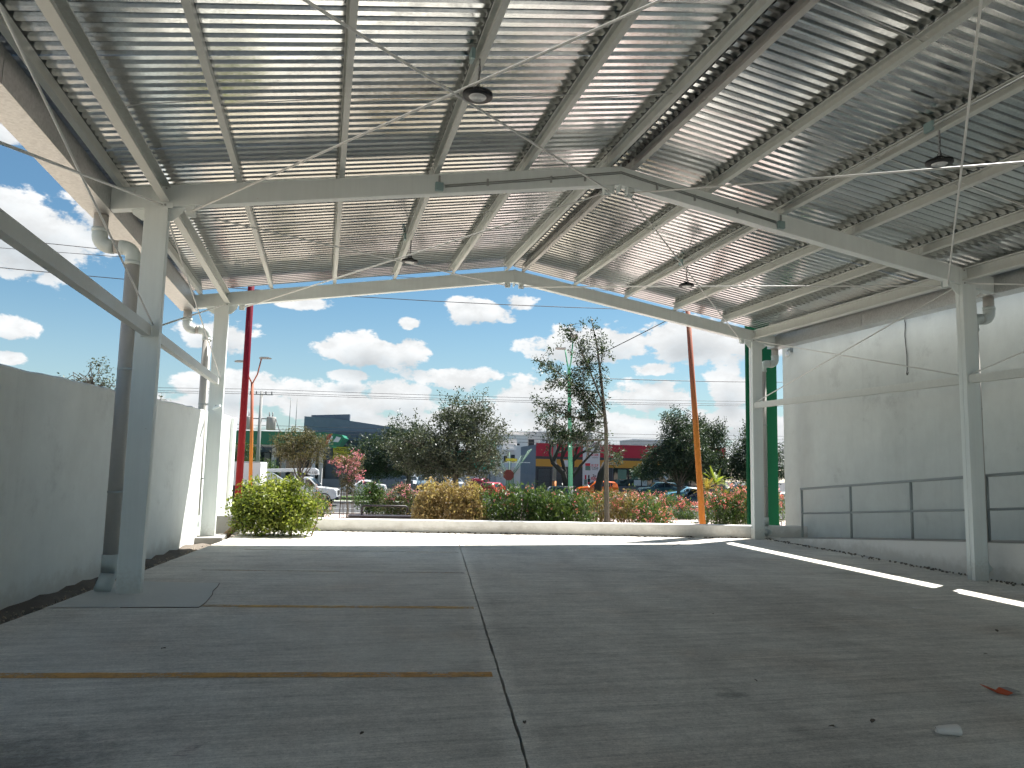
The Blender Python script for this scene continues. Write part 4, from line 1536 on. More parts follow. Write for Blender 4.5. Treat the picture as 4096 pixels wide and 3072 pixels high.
tree('roadside_tree', 'pale leaved tree seen between two dark oaks on the right', 27.0, 78, -1.9, [(0, -.1, .15), (-.05, 1.0, .13), (.0, 2.0, .11)],
     [(0, 0, 4.0, 1.5, 1.5, 1.6), (-.8, 0, 3.0, 1.3, 1.5, 1.1)], 330, 13, .17, .26, OAKG, MATS['bark_oak'], 58, limbs=8, ntwig=40, shell=.3)
tree('garden_tree', 'feathery tree top showing above the left boundary wall', -7.95, 18, -.4, [(0, -.1, .07), (0, 1.2, .06), (.05, 2.2, .05)],
     [(-.35, 0, 3.45, .45, .4, .33), (.25, 0, 3.55, .42, .4, .38), (.0, 0, 3.0, .6, .5, .5), (-.75, 0, 3.6, .28, .25, .12), (.1, 0, 4.0, .2, .2, .16)], 210, 12, .055, .07, OAKG, MATS['bark_oak'], 59, limbs=9, ntwig=60, shell=.2)
tree('garden_tree', 'leafy twig tip rising just right of the near left column above the wall', -6.15, 17.4, -.4, [(0, -.1, .05), (0, 1.2, .04), (.02, 2.2, .03)],
     [(.0, 0, 2.75, .28, .3, .25), (.05, 0, 3.05, .12, .12, .2)], 60, 10, .05, .06, OAKG, MATS['bark_oak'], 60, limbs=5, ntwig=20, shell=.2)
for i, (u, v, h) in enumerate(((-30, 120, 7), (-4, 150, 8), (-1, 140, 6), (3, 150, 7))):
    labs = ('far tree beyond the fuel station at the left', 'far tree at the end of the side street, left one', 'low far tree in the side street gap', 'far tree at the end of the side street, right one')
    tree('distant_tree', labs[i], u, v, -1.9, [(0, -.1, .2), (0, 1.5, .17), (0, 2.5, .12)], [(0, 0, h * .6, h * .42, h * .4, h * .36), (h * .2, 0, h * .5, h * .3, h * .3, h * .3)], 220, 12, .34, .5, OAK, MATS['bark_oak'], 70 + i, 'trees far behind the street', limbs=6, ntwig=10)


def bare_tree():
    rng = np.random.default_rng(13)
    u, v, z0 = 12.9, 71, -1.9
    t = thing('bare_tree', 'nearly bare tree with thick dark forked trunks before the shop', 'tree', L(u, v, z0))
    tm = MB()
    tips = []

    def grow(p, d, r, ln, lev):
        d = d / np.linalg.norm(d)
        mid = p + d * ln * .5 + rng.normal(size=3) * ln * .06
        e = p + d * ln + rng.normal(size=3) * ln * .05
        (tm if lev < 2 else tw).tube([L(*p), L(*mid), L(*e)], [r, r * .82, r * .68], 8 if lev < 2 else 5, False)
        if lev >= 4:
            tips.append(e)
            return
        for k in range(2 if lev < 1 else 3):
            nd = d + rng.normal(size=3) * (.55 if lev else .45) + np.array([0, 0, .18])
            grow(e if k < 2 else mid, nd, r * .58, ln * rng.uniform(.6, .8), lev + 1)
    tw = MB()
    tm.tube([L(u, v, z0 - .1), L(u, v, z0 + .7), L(u + .05, v, z0 + 1.5)], [.55, .46, .42], 10, False)
    base = np.array((u, v, z0 + 1.3))
    grow(base, np.array((-.62, 0, 1.0)), .33, 2.6, 0)
    grow(base, np.array((.35, .2, 1.1)), .28, 2.4, 0)
    grow(base + (0, 0, .3), np.array((-.15, .1, 1.2)), .24, 2.6, 0)
    grow(base + (0, 0, .3), np.array((.75, -.1, .9)), .2, 2.4, 0)
    tm.build('trunk', MATS['bark_bare'], t, True)
    o = tw.build('branches', MATS['bark_pale'], t, True)
    o['kind'] = 'stuff'
    C = to_world(np.array(tips)[rng.choice(len(tips), 45)])
    leaf_obj('crown', spray(C, 6, .18, rng), .14, OAKG, t, rng)
    s = thing('tree_stump', 'thick leaning bare trunk beside the price banner', 'tree', L(16.0, 71, z0))
    MB().tube([L(15.95, 71, z0 - .1), L(16.05, 71, -.6), L(16.3, 71, .6), L(16.75, 71, 1.75)], [.42, .36, .33, .26], 10).build('trunk', MATS['bark_bare'], s, True)
    q = MB()
    for k in range(14):
        a = np.array((16.7, 71, 1.6))
        b = a + np.array((rng.uniform(.2, 2.2), rng.normal() * .6, rng.uniform(-.2, 1.6)))
        q.tube([L(*a), L(*((a + b) / 2 + rng.normal(size=3) * .15)), L(*b)], [.05, .03, .01], 5, False)
    q.build('branches', MATS['bark_pale'], s, True)['kind'] = 'stuff'


bare_tree()


def rosette(name, label, u, v, z0, stem, rad, n, mat, seed, cat='palm'):
    """small palm: stem and arching fronds, each frond a real blade strip"""
    rng = np.random.default_rng(seed)
    t = thing(name, label, cat, L(u, v, z0))
    MB().tube([L(u, v, z0 - .05), L(u + .03, v, z0 + stem * .6), L(u, v, z0 + stem)], [.10, .085, .07], 8).build('stem', MATS['bark_brown'], t, True)
    for k in range(n):
        a = rng.uniform(0, 2 * math.pi)
        el = rng.uniform(.1, 1.35)
        ln = rad * rng.uniform(.75, 1.15)
        mb = MB()
        pts = []
        for q in np.linspace(0, 1, 6):
            h = ln * q * math.sin(el) - .5 * ln * q * q * math.cos(el) * .9
            r = ln * q * math.cos(el)
            pts.append(np.array((u + r * math.cos(a), v + r * math.sin(a), z0 + stem + h)))
        for q in range(5):
            p0, p1 = pts[q], pts[q + 1]
            sd = np.array((-math.sin(a), math.cos(a), 0)) * (.012 + .0 * q)
            for w in range(3):
                f = w / 3
                p = p0 + (p1 - p0) * f
                d = (p1 - p0) / np.linalg.norm(p1 - p0)
                for s in (-1, 1):
                    sv = np.array((-math.sin(a), math.cos(a), 0)) * s
                    tip = p + sv * .16 * rad * (1.1 - abs(q / 5 - .4)) + d * .14 * rad - np.array((0, 0, .03))
                    mb.add([L(*p), L(*(p + d * .05)), L(*tip)], [(0, 1, 2)])
            mb.add([L(*(p0 - sd)), L(*(p0 + sd)), L(*(p1 + sd)), L(*(p1 - sd))], [(0, 1, 2, 3)])
        mb.build('frond', mat, t)
    return t


rosette('small_palm', 'bright yellow green upright palm right of the orange pole', 16.5, 42, -1.52, 2.1, 1.1, 26, PALM, 4)
rosette('small_palm', 'brownish palm crossed by the orange pole', 15.6, 41, -1.48, 1.75, 1.0, 20, PALMB, 5)
rosette('small_palm', 'short dry brown palm just right of the yellow green palm', 17.3, 42.5, -1.54, 1.2, .75, 18, PALMB, 6)

# ------------------------------------------------------------------ bench, poles, lamps, wires
bn = thing('park_bench', 'dark low metal bench with arm frame behind the low wall', 'bench', L(-1.25, 20, -.48), ROT_LOT)
for s in range(5):
    MB().rng(-.92, .92, -.22 + s * .095, -.145 + s * .095, .575, .605).build('slat', MATS['bench_dark'], bn, local=True)
MB().rng(-.93, .93, -.235, -.195, .50, .565).build('front_rail', MATS['bench_dark'], bn, local=True)
MB().rng(-.93, .93, .195, .235, .50, .565).build('back_rail', MATS['bench_dark'], bn, local=True)
for x in (-.9, .9):
    for yv_ in (-.21, .21):
        MB().rng(x - .03, x + .03, yv_ - .024, yv_ + .024, -.05, .499).build('leg', MATS['bench_dark'], bn, local=True)
MB().tube([(-.60, .20, .56), (-.60, .20, .80), (-.56, .20, .84), (.56, .20, .84), (.60, .20, .80), (.60, .20, .56)], .026, 8).build('back_frame', MATS['bench_dark'], bn, True, True)

rp_ = thing('red_pole', 'tall dark red steel pole with peeling paint at the left', 'pole', L(-5.25, 21, -.51))
MB().tube([L(-5.27, 21, -.6), L(-5.25, 21, 9.2)], [.098, .085], 16).build('shaft', MATS['pole_red'], rp_, True)
MB().lbox(-5.40, -5.32, 20.87, 20.93, .02, .30).build('hatch', MATS['black_alu'], rp_)
op = thing('orange_pole', 'leaning orange steel pole behind the low wall on the right', 'pole', L(7.32, 19.5, -.46))
MB().tube([L(7.32, 19.5, -.55), L(7.12, 19.5, 2.5), L(6.86, 19.5, 6.4)], [.088, .078, .062], 16).build('shaft', MATS['pole_orange'], op, True)

ol = thing('orange_lamp_post', 'slim orange double arm street lamp beside the red pole', 'lamp post', L(-10.6, 45, -1.66))
MB().tube([L(-10.59, 45, -1.8), L(-10.72, 45, 2.5), L(-10.87, 45, 6.0)], [.12, .10, .085], 10).build('post', MATS['pole_orange'], ol, True)
for (a, b) in (((-11.40, 7.2), -1), ((-10.42, 7.45), 1)):
    MB().tube([L(-10.87, 45, 5.9), L((-10.87 + a[0]) / 2 + .05 * b, 45, 6.5), L(a[0], 45, a[1])], .04, 7).build('arm', MATS['pole_orange'], ol, True)
    hd = MB()
    hd.prism([(0, -.03), (.62, -.02), (.68, .03), (.5, .09), (.1, .09), (0, .05)], lambda x, z: L(a[0] + b * x - b * .1, 44.88, a[1] + z), lambda x, z: L(a[0] + b * x - b * .1, 45.12, a[1] + z))
    hd.build('lamp_head', MATS['pole_concrete'], ol)
gl = thing('green_lamp_post', 'pale green double arm street lamp behind the thin oak', 'lamp post', L(9.4, 50, -1.9))
MB().tube([L(9.42, 50, -2.0), L(9.28, 50, 4.0), L(9.16, 50, 8.0)], [.17, .15, .12], 8).build('post', MATS['pole_green'], gl)
MB().tube([L(9.419, 49.995, -2.0), L(9.39, 49.995, .05)], [.175, .172], 8).build('painted_base', MATS['white_mark'], gl)
for (a, b) in (((8.86, 9.5), -1), ((9.42, 10.2), 1)):
    MB().tube([L(9.16, 50, 7.9), L((9.16 + a[0]) / 2, 50, 8.6), L(a[0], 50, a[1])], .05, 7).build('arm', MATS['pole_green'], gl, True)
MB().lbox(9.2, 9.75, 49.8, 50.2, 10.2, 10.55).build('lamp_head', MATS['kerb_grey'], gl, bevel=.03)
MB().lbox(8.2, 8.9, 49.85, 50.15, 9.45, 9.6).build('lamp_head', MATS['kerb_grey'], gl, bevel=.03)

up_ = thing('utility_pole', 'concrete utility pole with two transformers before the fuel station', 'utility pole', L(-15.1, 66, -1.9))
MB().tube([L(-15.12, 66, -2.0), L(-15.1, 66, 7.3)], [.20, .12], 10).build('pole', MATS['pole_concrete'], up_, True)
for u in (-16.15, -14.15):
    tr_ = MB().lathe([(0, -.62), (.36, -.62), (.40, -.55), (.40, .45), (.36, .52), (0, .54)], L(u, 66, 4.55), 'z', 16).build('transformer', MATS['kerb_grey'], up_, True)
    for k in (-.18, .1):
        MB().tube([L(u + k, 66, 5.05), L(u + k, 66, 5.5)], .05, 7).build('bushing', MATS['pole_concrete'], tr_, True)
MB().bar(L(-16.3, 66, 4.9), L(-13.9, 66, 4.9), .09, .09).build('cross_arm', MATS['pole_concrete'], up_)
MB().bar(L(-16.1, 65.85, 7.0), L(-14.1, 65.85, 7.0), .09, .09).build('cross_arm', MATS['pole_concrete'], up_)
for u in (-16.0, -15.5, -14.7, -14.2):
    MB().tube([L(u, 65.85, 7.05), L(u, 65.85, 7.28)], .05, 6).build('insulator', MATS['wire_black'], up_, True)
MB().tube([L(-13.75, 65.9, 4.9), L(-13.4, 65.9, 3.9), L(-13.5, 65.9, 2.7), L(-14.2, 65.9, 2.1), L(-14.9, 65.85, 2.6)], .035, 6).build('cable_loop', MATS['wire_black'], up_, True)
u2 = thing('utility_pole', 'concrete utility pole with orange painted foot before the shop', 'utility pole', L(12.22, 74, -1.9))
MB().tube([L(12.20, 74, -.2), L(12.26, 74, 7.8)], [.2, .13], 10).build('pole', MATS['pole_concrete'], u2, True)
pm('orange_paint', (.62, .22, .06), .7, 0, .12, 3)
MB().tube([L(12.20, 74, -2.0), L(12.20, 74, -.2)], [.215, .205], 10).build('painted_foot', MATS['orange_paint'], u2, True)
MB().bar(L(11.3, 73.8, 7.5), L(13.2, 73.8, 7.5), .09, .09).build('cross_arm', MATS['pole_concrete'], u2)

wire_n = 0


def wire(p, q, sag, r, label, grp='power lines over the street'):
    p, q = Vector(p), Vector(q)
    pts = []
    for t in np.linspace(0, 1, 15):
        a = p.lerp(q, t)
        a.z -= sag * 4 * t * (1 - t)
        pts.append(a)
    tag(MB().tube(pts, r, 5, False).build('power_line', MATS['wire_black'], None, True), label, 'cable', grp)


# spans of overhead line between the street poles and on to the next poles
for dz, nm in ((0, 'lowest'), (.16, 'middle'), (.42, 'highest')):
    wire(L(-75, 66, 6.6 + dz), L(-15.1, 66, 7.05 + dz), .15, .018, nm + ' of the three upper street wires, span left of the transformer pole')
    wire(L(-15.1, 66, 7.05 + dz), L(40, 66, 7.55 + dz), .25, .018, nm + ' of the three upper street wires, span right of the transformer pole')
for dz, nm in ((.25, 'lowest'), (.6, 'second lowest'), (.95, 'second highest'), (1.35, 'highest')):
    wire(L(-60, 84, 4.2 + dz), L(50, 84, 4.0 + dz * 1.1), .5, .022, nm + ' of the four lower wires passing before the far buildings')
wire(L(-17.2, 30, 8.72), L(22, 30, 8.6), .55, .016, 'single dark cable sagging across the sky close under the front rafter')
wire(L(-17.2, 30, 9.5), L(22, 30, 8.7), .1, .011, 'faint upper cable just under the ridge of the front rafter')
wire(L(4.6, 22, 4.75), L(8.6, 22.2, 6.95), .03, .014, 'short cable rising from the thin oak to the right')
wire(L(4.6, 24, 4.45), L(14, 24, 4.6), .06, .012, 'low cable running right from the thin oak behind the orange pole')
wire(L(-40, 30, 12.0), L(-6, 30, 9.3), .35, .014, 'single cable crossing the sky left of the near column')

# ------------------------------------------------------------------ vehicles
for n_, c_ in (('white', (.72, .73, .73)), ('black', (.012, .012, .015)), ('bluegrey', (.10, .15, .19)), ('silver', (.42, .44, .45)), ('maroon', (.20, .012, .022)),
               ('red', (.42, .015, .02)), ('orange', (.72, .14, .01)), ('blue', (.10, .24, .33)), ('teal', (.035, .085, .10)), ('charcoal', (.04, .045, .05))):
    pm('paint_' + n_, c_, .28, .0, .03, 2, 0, 40, .5, .01, coat=.7)
mat_glass('car_glass', (.018, .024, .028), .05)
mat_glass('shop_glass', (.02, .032, .032), .04)
pm('tyre', (.018, .018, .018), .85)
pm('rim_silver', (.42, .42, .43), .35, .7)
pm('dark_trim', (.025, .025, .028), .6)
pm('headlamp', (.75, .77, .78), .15, 0, .03, 4, 0, 40, .8)
pm('tail_red', (.40, .01, .012), .25, 0, .05, 4)
pm('plate', (.6, .6, .58), .6)

CARS = {  # x, sill, belt, top, half width, cabin half width
    'sedan': ([(-2.25, .45, .82, .84, .70, .6), (-2.15, .28, .95, .98, .82, .7), (-1.55, .20, 1.0, 1.06, .88, .72), (-.75, .18, .97, 1.42, .90, .60), (.15, .18, .95, 1.46, .90, .62),
               (1.02, .18, .93, .97, .90, .74), (1.75, .20, .84, .88, .87, .72), (2.12, .26, .70, .74, .80, .62), (2.27, .40, .56, .60, .66, .5)], 1.35, .31),
    'suv': ([(-2.2, .5, 1.0, 1.05, .74, .64), (-2.12, .32, 1.08, 1.40, .86, .62), (-1.85, .28, 1.1, 1.64, .90, .66), (-.8, .26, 1.08, 1.70, .91, .68), (.25, .26, 1.05, 1.66, .91, .67),
             (1.0, .26, 1.04, 1.08, .90, .78), (1.75, .28, .98, 1.02, .88, .76), (2.1, .34, .84, .9, .82, .66), (2.22, .46, .66, .72, .70, .55)], 1.32, .35),
    'hatch': ([(-1.9, .5, .9, .95, .72, .62), (-1.85, .3, 1.0, 1.15, .84, .64), (-1.55, .24, 1.02, 1.45, .86, .62), (-.6, .22, 1.0, 1.52, .87, .64), (.25, .22, .97, 1.48, .87, .64),
               (.98, .22, .95, .99, .86, .72), (1.5, .24, .88, .92, .84, .7), (1.82, .3, .74, .78, .78, .6), (1.95, .44, .6, .64, .66, .5)], 1.2, .30),
}


def wheel(parent, x, y, r, w=.2):
    wh = MB().lathe([(r * .62, -w / 2), (r * .92, -w / 2), (r, -w * .3), (r, w * .3), (r * .92, w / 2), (r * .62, w / 2)], (x, y, r), 'y', 20).build('wheel', MATS['tyre'], parent, True, True)
    sd = 1 if y > 0 else -1
    MB().lathe([(r * .63, -w * .35), (r * .60, sd * w * .30), (r * .25, sd * w * .38), (0, sd * w * .36)], (x, y, r), 'y', 18).build('rim', MATS['rim_silver'], wh, True, True)


def car(kind, paint, u, v, head, label, zg=-1.93, scale=1.0, roof=None, grp='cars on the street'):
    st, wb2, wr = CARS[kind]
    t = thing({'sedan': 'parked_car', 'suv': 'suv_car', 'hatch': 'hatchback_car'}[kind], label, 'car', L(u, v, zg), ROT_LOT + R(head), grp)
    t.scale = (scale, scale, scale)
    mb = MB()

    def sec(s):
        x, zs_, zbt, zt, w, wt = s
        pts = [(0, zs_), (w - .10, zs_), (w, zs_ + .14), (w + .01, (zs_ + zbt) / 2), (w - .02, zbt - .06), (w - .05, zbt), (wt + .03, max(zt - .07, zbt + .004)), (wt - .09, max(zt - .004, zbt + .008)), (0, zt + .012)]
        return pts
    K = 9
    ring = []
    for s in st:
        h = sec(s)
        full = [(s[0], -y, z) for y, z in h[::-1]] + [(s[0], y, z) for y, z in h[1:]]
        ring.append(full)
    k = len(ring[0])
    for r_ in ring:
        mb.v.extend(r_)
    for i in range(len(ring) - 1):
        for j in range(k - 1):
            mb.f.append((i * k + j, i * k + j + 1, (i + 1) * k + j + 1, (i + 1) * k + j))
        mb.f.append((i * k + k - 1, i * k, (i + 1) * k, (i + 1) * k + k - 1))
    mb.f.append(tuple(range(k))[::-1])
    mb.f.append(tuple((len(ring) - 1) * k + j for j in range(k)))
    b = mb.build('body', MATS['paint_' + paint], t, True, True)
    b.modifiers.new('edge', 'EDGE_SPLIT').split_angle = R(38)
    xs = [s[0] for s in st]

    def at(x, i):
        return float(np.interp(x, xs, [s[i] for s in st]))
    # cabin from first to last station with a raised top
    cab = [s for s in st if s[3] - s[2] > .2]
    x0, x1 = cab[0][0], cab[-1][0]

    def side(x, f, sg):
        w, wt, zb_, zt = at(x, 4) - .05, at(x, 5) + .03, at(x, 2), at(x, 3) - .07
        return Vector((x, sg * (w + (wt - w) * f + .014), zb_ + (zt - zb_) * f))
    span = [(x0 - .35 if kind == 'sedan' else x0 + .06, (x0 + x1) / 2 - .42), ((x0 + x1) / 2 - .36, (x0 + x1) / 2 + .30), ((x0 + x1) / 2 + .36, x1 + .42)]
    for sg in (-1, 1):
        for a, c in span:
            q = MB()
            pts = [side(a, .10, sg), side(c, .10, sg), side(c, .86, sg), side(a, .86, sg)]
            q.add(pts, [(0, 1, 2, 3)])
            q.build('side_window', MATS['car_glass'], t, False, True)
        MB().box((x1 + .35, sg * (at(x1, 4) + .05), at(x1, 2) + .10), (.13, .16, .11)).build('mirror', MATS['paint_' + paint], t, False, True, .02)
        for hx, mt, nm in ((st[-2][0] + .03, 'headlamp', 'headlight'), (st[1][0] - .035, 'tail_red', 'tail_light')):
            MB().box((hx, sg * (at(hx, 4) - .16), at(hx, 2) - .10), (.10, .26, .14)).build(nm, MATS[mt], t, False, True, .02)
        for wx in (-wb2, wb2):
            wheel(t, wx, sg * (.83 if kind != 'hatch' else .78), wr)
    # windscreens
    for (a, c, nm, d) in ((x1 + .06, st[[s[0] for s in st].index(x1) + 1][0] - .06, 'windscreen', 1), (x0 - .04, st[[s[0] for s in st].index(x0) - 1][0] + .05, 'rear_window', -1)):
        q = MB()
        za, zc = at(a, 3) + .03, at(c, 3) + .03
        wa, wc = at(a, 5) - .10, at(c, 5) - .06
        q.add([(a, -wa, za), (c, -wc, zc), (c, wc, zc), (a, wa, za)], [(0, 1, 2, 3)])
        q.build(nm, MATS['car_glass'], t, False, True)
    MB().box((st[-1][0] - .03, 0, .52), (.12, .9, .18)).build('grille', MATS['dark_trim'], t, False, True, .02)
    MB().box((st[0][0] - .02, 0, .62), (.06, .5, .13)).build('number_plate', MATS['plate'], t, False, True)
    MB().box((st[-1][0] + .035, 0, .42), (.04, .45, .12)).build('number_plate', MATS['plate'], t, False, True)
    MB().rng(-wb2 - .3, wb2 + .3, -.72, .72, .16, .30).build('underbody', MATS['dark_trim'], t, False, True)
    if roof:
        q = MB()
        q.add([(x0 + .1, -at(x0, 5) + .04, at(x0 + .1, 3) + .018), (x1 - .1, -at(x1, 5) + .04, at(x1 - .1, 3) + .018), (x1 - .1, at(x1, 5) - .04, at(x1 - .1, 3) + .018), (x0 + .1, at(x0, 5) - .04, at(x0 + .1, 3) + .018)], [(0, 1, 2, 3)])
        q.build('roof_panel', MATS['paint_' + roof], t, False, True)
    return t


car('sedan', 'black', -14.2, 57.0, 0, 'black sedan behind the red pole at the far left')
car('sedan', 'white', -6.9, 76, 180, 'white sedan half hidden behind the bougainvillea tree')
car('suv', 'bluegrey', -1.0, 90, -90, 'blue grey suv facing the camera under the large oak')
car('sedan', 'silver', -2.6, 95, -90, 'silver car left of the blue grey suv')
car('hatch', 'white', -3.6, 104, -90, 'white hatchback farthest down the side street')
car('suv', 'charcoal', 1.15, 93, 90, 'dark suv seen from behind right of the blue grey suv')
car('sedan', 'white', 2.6, 89, 100, 'white car whose roof shows above the dry hedge')
car('suv', 'maroon', 5.5, 84, 70, 'maroon suv behind the red hatchback')
car('hatch', 'red', 6.1, 74, 62, 'red hatchback above the left end of the green oleander hedge')
car('suv', 'orange', 17.7, 79, 180, 'orange suv with pale roof in front of the price banner', roof='silver')
car('hatch', 'charcoal', 12.6, 70, 0, 'grey car mostly hidden behind the oleander hedge', scale=.9)
car('suv', 'teal', 24.7, 80, 180, 'dark teal car before the shop windows')
car('sedan', 'blue', 25.3, 72, 180, 'light blue car left of the orange pole', roof='white')
car('sedan', 'black', 23.0, 63, 180, 'shiny black car behind the pink flowers by the orange pole')
car('suv', 'charcoal', 31.9, 75, 180, 'dark suv beside the palms on the right')
car('sedan', 'silver', 30.2, 62, 180, 'silver car behind the large pink oleander')


def bucket_truck():
    """white crew truck with a folded lift boom"""
    t = thing('lift_truck', 'white utility truck with a folded lift boom behind the lime green shrub', 'truck', L(-10.0, 57, -1.93), ROT_LOT)
    W = MATS['paint_white']
    # cab and bonnet, front towards +x; length from -3.4 to 3.0
    prof = [(-.35, .55), (-.35, 1.25), (-.30, 2.02), (-.15, 2.10), (.75, 2.10), (.95, 2.03), (1.62, 1.40), (2.75, 1.28), (2.95, 1.15), (3.0, .62), (2.7, .50), (.2, .50)]
    MB().prism(prof, lambda x, z: Vector((x, -.93, z)), lambda x, z: Vector((x, .93, z))).build('cab', W, t, local=True, bevel=.05)
    for s in (-1, 1):
        q = MB()
        q.add([(-.1, s * .937, 1.42), (.58, s * .937, 1.42), (.58, s * .937, 1.98), (-.1, s * .937, 1.98)], [(0, 1, 2, 3)])
        q.build('side_window', MATS['car_glass'], t, local=True)
        q = MB()
        q.add([(.66, s * .937, 1.42), (1.46, s * .937, 1.42), (.98, s * .937, 1.92), (.66, s * .937, 1.98)], [(0, 1, 2, 3)])
        q.build('side_window', MATS['car_glass'], t, local=True)
        MB().box((2.86, s * .70, 1.05), (.22, .32, .22)).build('headlight', MATS['headlamp'], t, local=True, bevel=.03)
        MB().box((1.45, s * 1.06, 1.5), (.12, .2, .24)).build('mirror', W, t, local=True, bevel=.03)
        for x in (2.05, -2.1):
            wheel(t, x, s * .84, .42, .26)
            MB().lathe([(.44, -.02), (.52, -.02), (.52, .02), (.44, .02)], (x, s * .935, .45), 'y', 20).build('wheel_arch', MATS['dark_trim'], t, local=True)
    q = MB()
    q.add([(1.03, -.82, 2.0), (1.60, -.86, 1.44), (1.60, .86, 1.44), (1.03, .82, 2.0)], [(0, 1, 2, 3)])
    o = q.build('windscreen', MATS['car_glass'], t, local=True)
    o.location = (.02, 0, .02)
    MB().box((2.97, 0, .98), (.10, .85, .36)).build('grille', MATS['dark_trim'], t, local=True, bevel=.03)
    MB().box((3.0, 0, .58), (.26, 1.86, .24)).build('bumper', MATS['dark_trim'], t, local=True, bevel=.05)
    bodym = MATS['paint_silver']
    MB().rng(-3.4, -.42, -.98, .98, .62, 1.35).build('service_body', W, t, local=True, bevel=.03)
    for k in range(4):
        MB().rng(-3.3 + k * .72, -2.66 + k * .72, -.992, -.97, .70, 1.28).build('locker_door', bodym, t, local=True, bevel=.01)
    MB().rng(-3.4, -.5, -.9, .9, 1.352, 1.40).build('deck', MATS['dark_trim'], t, local=True)
    # lift: turret, lower boom, upper boom resting over the cab
    MB().lathe([(.0, 1.4), (.42, 1.4), (.42, 1.62), (.34, 1.7), (.34, 2.0), (0, 2.0)], (-2.0, 0, 0), 'z', 16).build('turret', W, t, True, True)
    MB().prism([(-3.2, 1.75), (-2.2, 1.95), (-1.1, 1.55), (-.55, 1.55), (-.45, 1.72), (-1.0, 1.85), (-1.9, 2.38), (-2.9, 2.42), (-3.3, 2.05)], lambda x, z: Vector((x, -.34, z)), lambda x, z: Vector((x, -.02, z))).build('lower_boom', W, t, local=True, bevel=.03)
    MB().prism([(-3.0, 2.36), (-3.0, 2.62), (-.3, 2.72), (1.25, 2.78), (1.5, 2.62), (1.55, 2.28), (.9, 2.25), (.2, 2.50), (-1.2, 2.44)], lambda x, z: Vector((x, -.50, z)), lambda x, z: Vector((x, -.12, z))).build('upper_boom', W, t, local=True, bevel=.03)
    MB().prism([(-.3, 1.36), (-.12, 1.36), (-.12, 2.42), (.9, 2.46), (.9, 2.52), (-.3, 2.48)], lambda x, z: Vector((x, -.08, z)), lambda x, z: Vector((x, .12, z))).build('boom_rest', W, t, local=True, bevel=.02)
    MB().tube([(-2.8, -.36, 2.3), (-2.6, -.38, 1.9), (-2.2, -.38, 1.6), (-1.7, -.38, 1.5)], .05, 6).build('hose', MATS['wire_black'], t, True, True)
    MB().rng(-1.1, -.5, -.45, .45, 1.42, 1.68).build('tool_box', MATS['dark_trim'], t, local=True, bevel=.02)
    return t


trk = bucket_truck()


def text_part(body, size, loc, rot, mat, parent, name='lettering', align='CENTER', extr=.004, sx=1.0):
    cu = bpy.data.curves.new('lettering', 'FONT')
    cu.body = body
    cu.size = size
    cu.align_x = align
    cu.align_y = 'CENTER'
    cu.extrude = extr
    cu.offset = size * .02
    o = bpy.data.objects.new('tmp_text', cu)
    COL.objects.link(o)
    dg = bpy.context.evaluated_depsgraph_get()
    me = bpy.data.meshes.new_from_object(o.evaluated_get(dg))
    bpy.data.objects.remove(o)
    me.materials.clear()
    me.materials.append(mat)
    q = bpy.data.objects.new(name, me)
    COL.objects.link(q)
    q.parent = parent
    q.location = loc
    q.rotation_euler = rot
    q.scale = (sx, 1, 1)
    return q


pm('ink_black', (.02, .02, .02), .7, 0, .05, 3)
pm('ink_red', (.55, .03, .05), .7, 0, .05, 3)
text_part('EH-110', .26, (1.0, -.506, 2.42), (R(90), 0, 0), MATS['ink_black'], trk)

bx_ = thing('box_truck', 'plain white box truck body left of the utility truck', 'truck', L(-14.4, 54, -1.9), ROT_LOT)
MB().rng(-3.0, 2.5, -1.0, 1.0, 1.50, 3.08).build('cargo_box', MATS['kerb_white'], bx_, local=True, bevel=.03)
MB().rng(-2.95, 2.45, -1.02, 1.02, 3.08, 3.14).build('roof_trim', MATS['paint_silver'], bx_, local=True)
MB().rng(-3.0, 2.45, -.45, .45, 1.1, 1.49).build('chassis', MATS['dark_trim'], bx_, local=True)
MB().prism([(-4.7, .5), (-4.75, 1.3), (-4.4, 2.2), (-3.1, 2.25), (-3.1, .5)], lambda x, z: Vector((x, -.95, z)), lambda x, z: Vector((x, .95, z))).build('cab', MATS['paint_white'], bx_, local=True, bevel=.05)
MB().rng(-4.3, -3.4, -.958, -.945, 1.35, 2.0).build('side_window', MATS['car_glass'], bx_, local=True)
for x in (-3.9, 1.4):
    for s in (-.8, .8):
        wheel(bx_, x, s, .42, .26)
for k, x in enumerate((.15, .38, .6, .85, 1.05)):
    MB().rng(x, x + .13, -1.006, -1.001, 2.22 + .07 * (k % 2), 2.38 + .05 * (k % 3)).build('faded_emblem', MATS['paint_silver'], bx_, local=True)

# ------------------------------------------------------------------ buildings across the street
mat_plaster('slate_wall', (.10, .125, .155), .10, .1)
mat_plaster('grey_wall', (.175, .21, .25), .14, .1)
mat_plaster('far_white', (.70, .69, .68), .06, .1)
mat_plaster('far_cream', (.62, .58, .55), .06, .1)
mat_plaster('mint_wall', (.06, .38, .24), .08, .1)
mat_plaster('mint_light', (.18, .55, .38), .08, .1)
pm('fascia_green', (.008, .17, .085), .4, 0, .05, 1)
pm('fascia_red', (.44, .018, .045), .5, 0, .06, 1)
pm('fascia_yellow', (.56, .285, .04), .5, 0, .06, 1)
pm('shop_dark', (.055, .062, .070), .6, 0, .1, 1)
pm('shutter', (.085, .10, .105), .5, .2, .08, 2)
pm('sign_yellow', (.62, .52, .05), .6, 0, .05, 1)
pm('banner_white', (.66, .67, .68), .6, 0, .04, 1)
pm('poster', (.50, .56, .55), .6, 0, .2, 2)
pm('poster_green', (.12, .22, .17), .6, 0, .25, 3)
pm('stop_red', (.17, .03, .02), .6, 0, .15, 2)

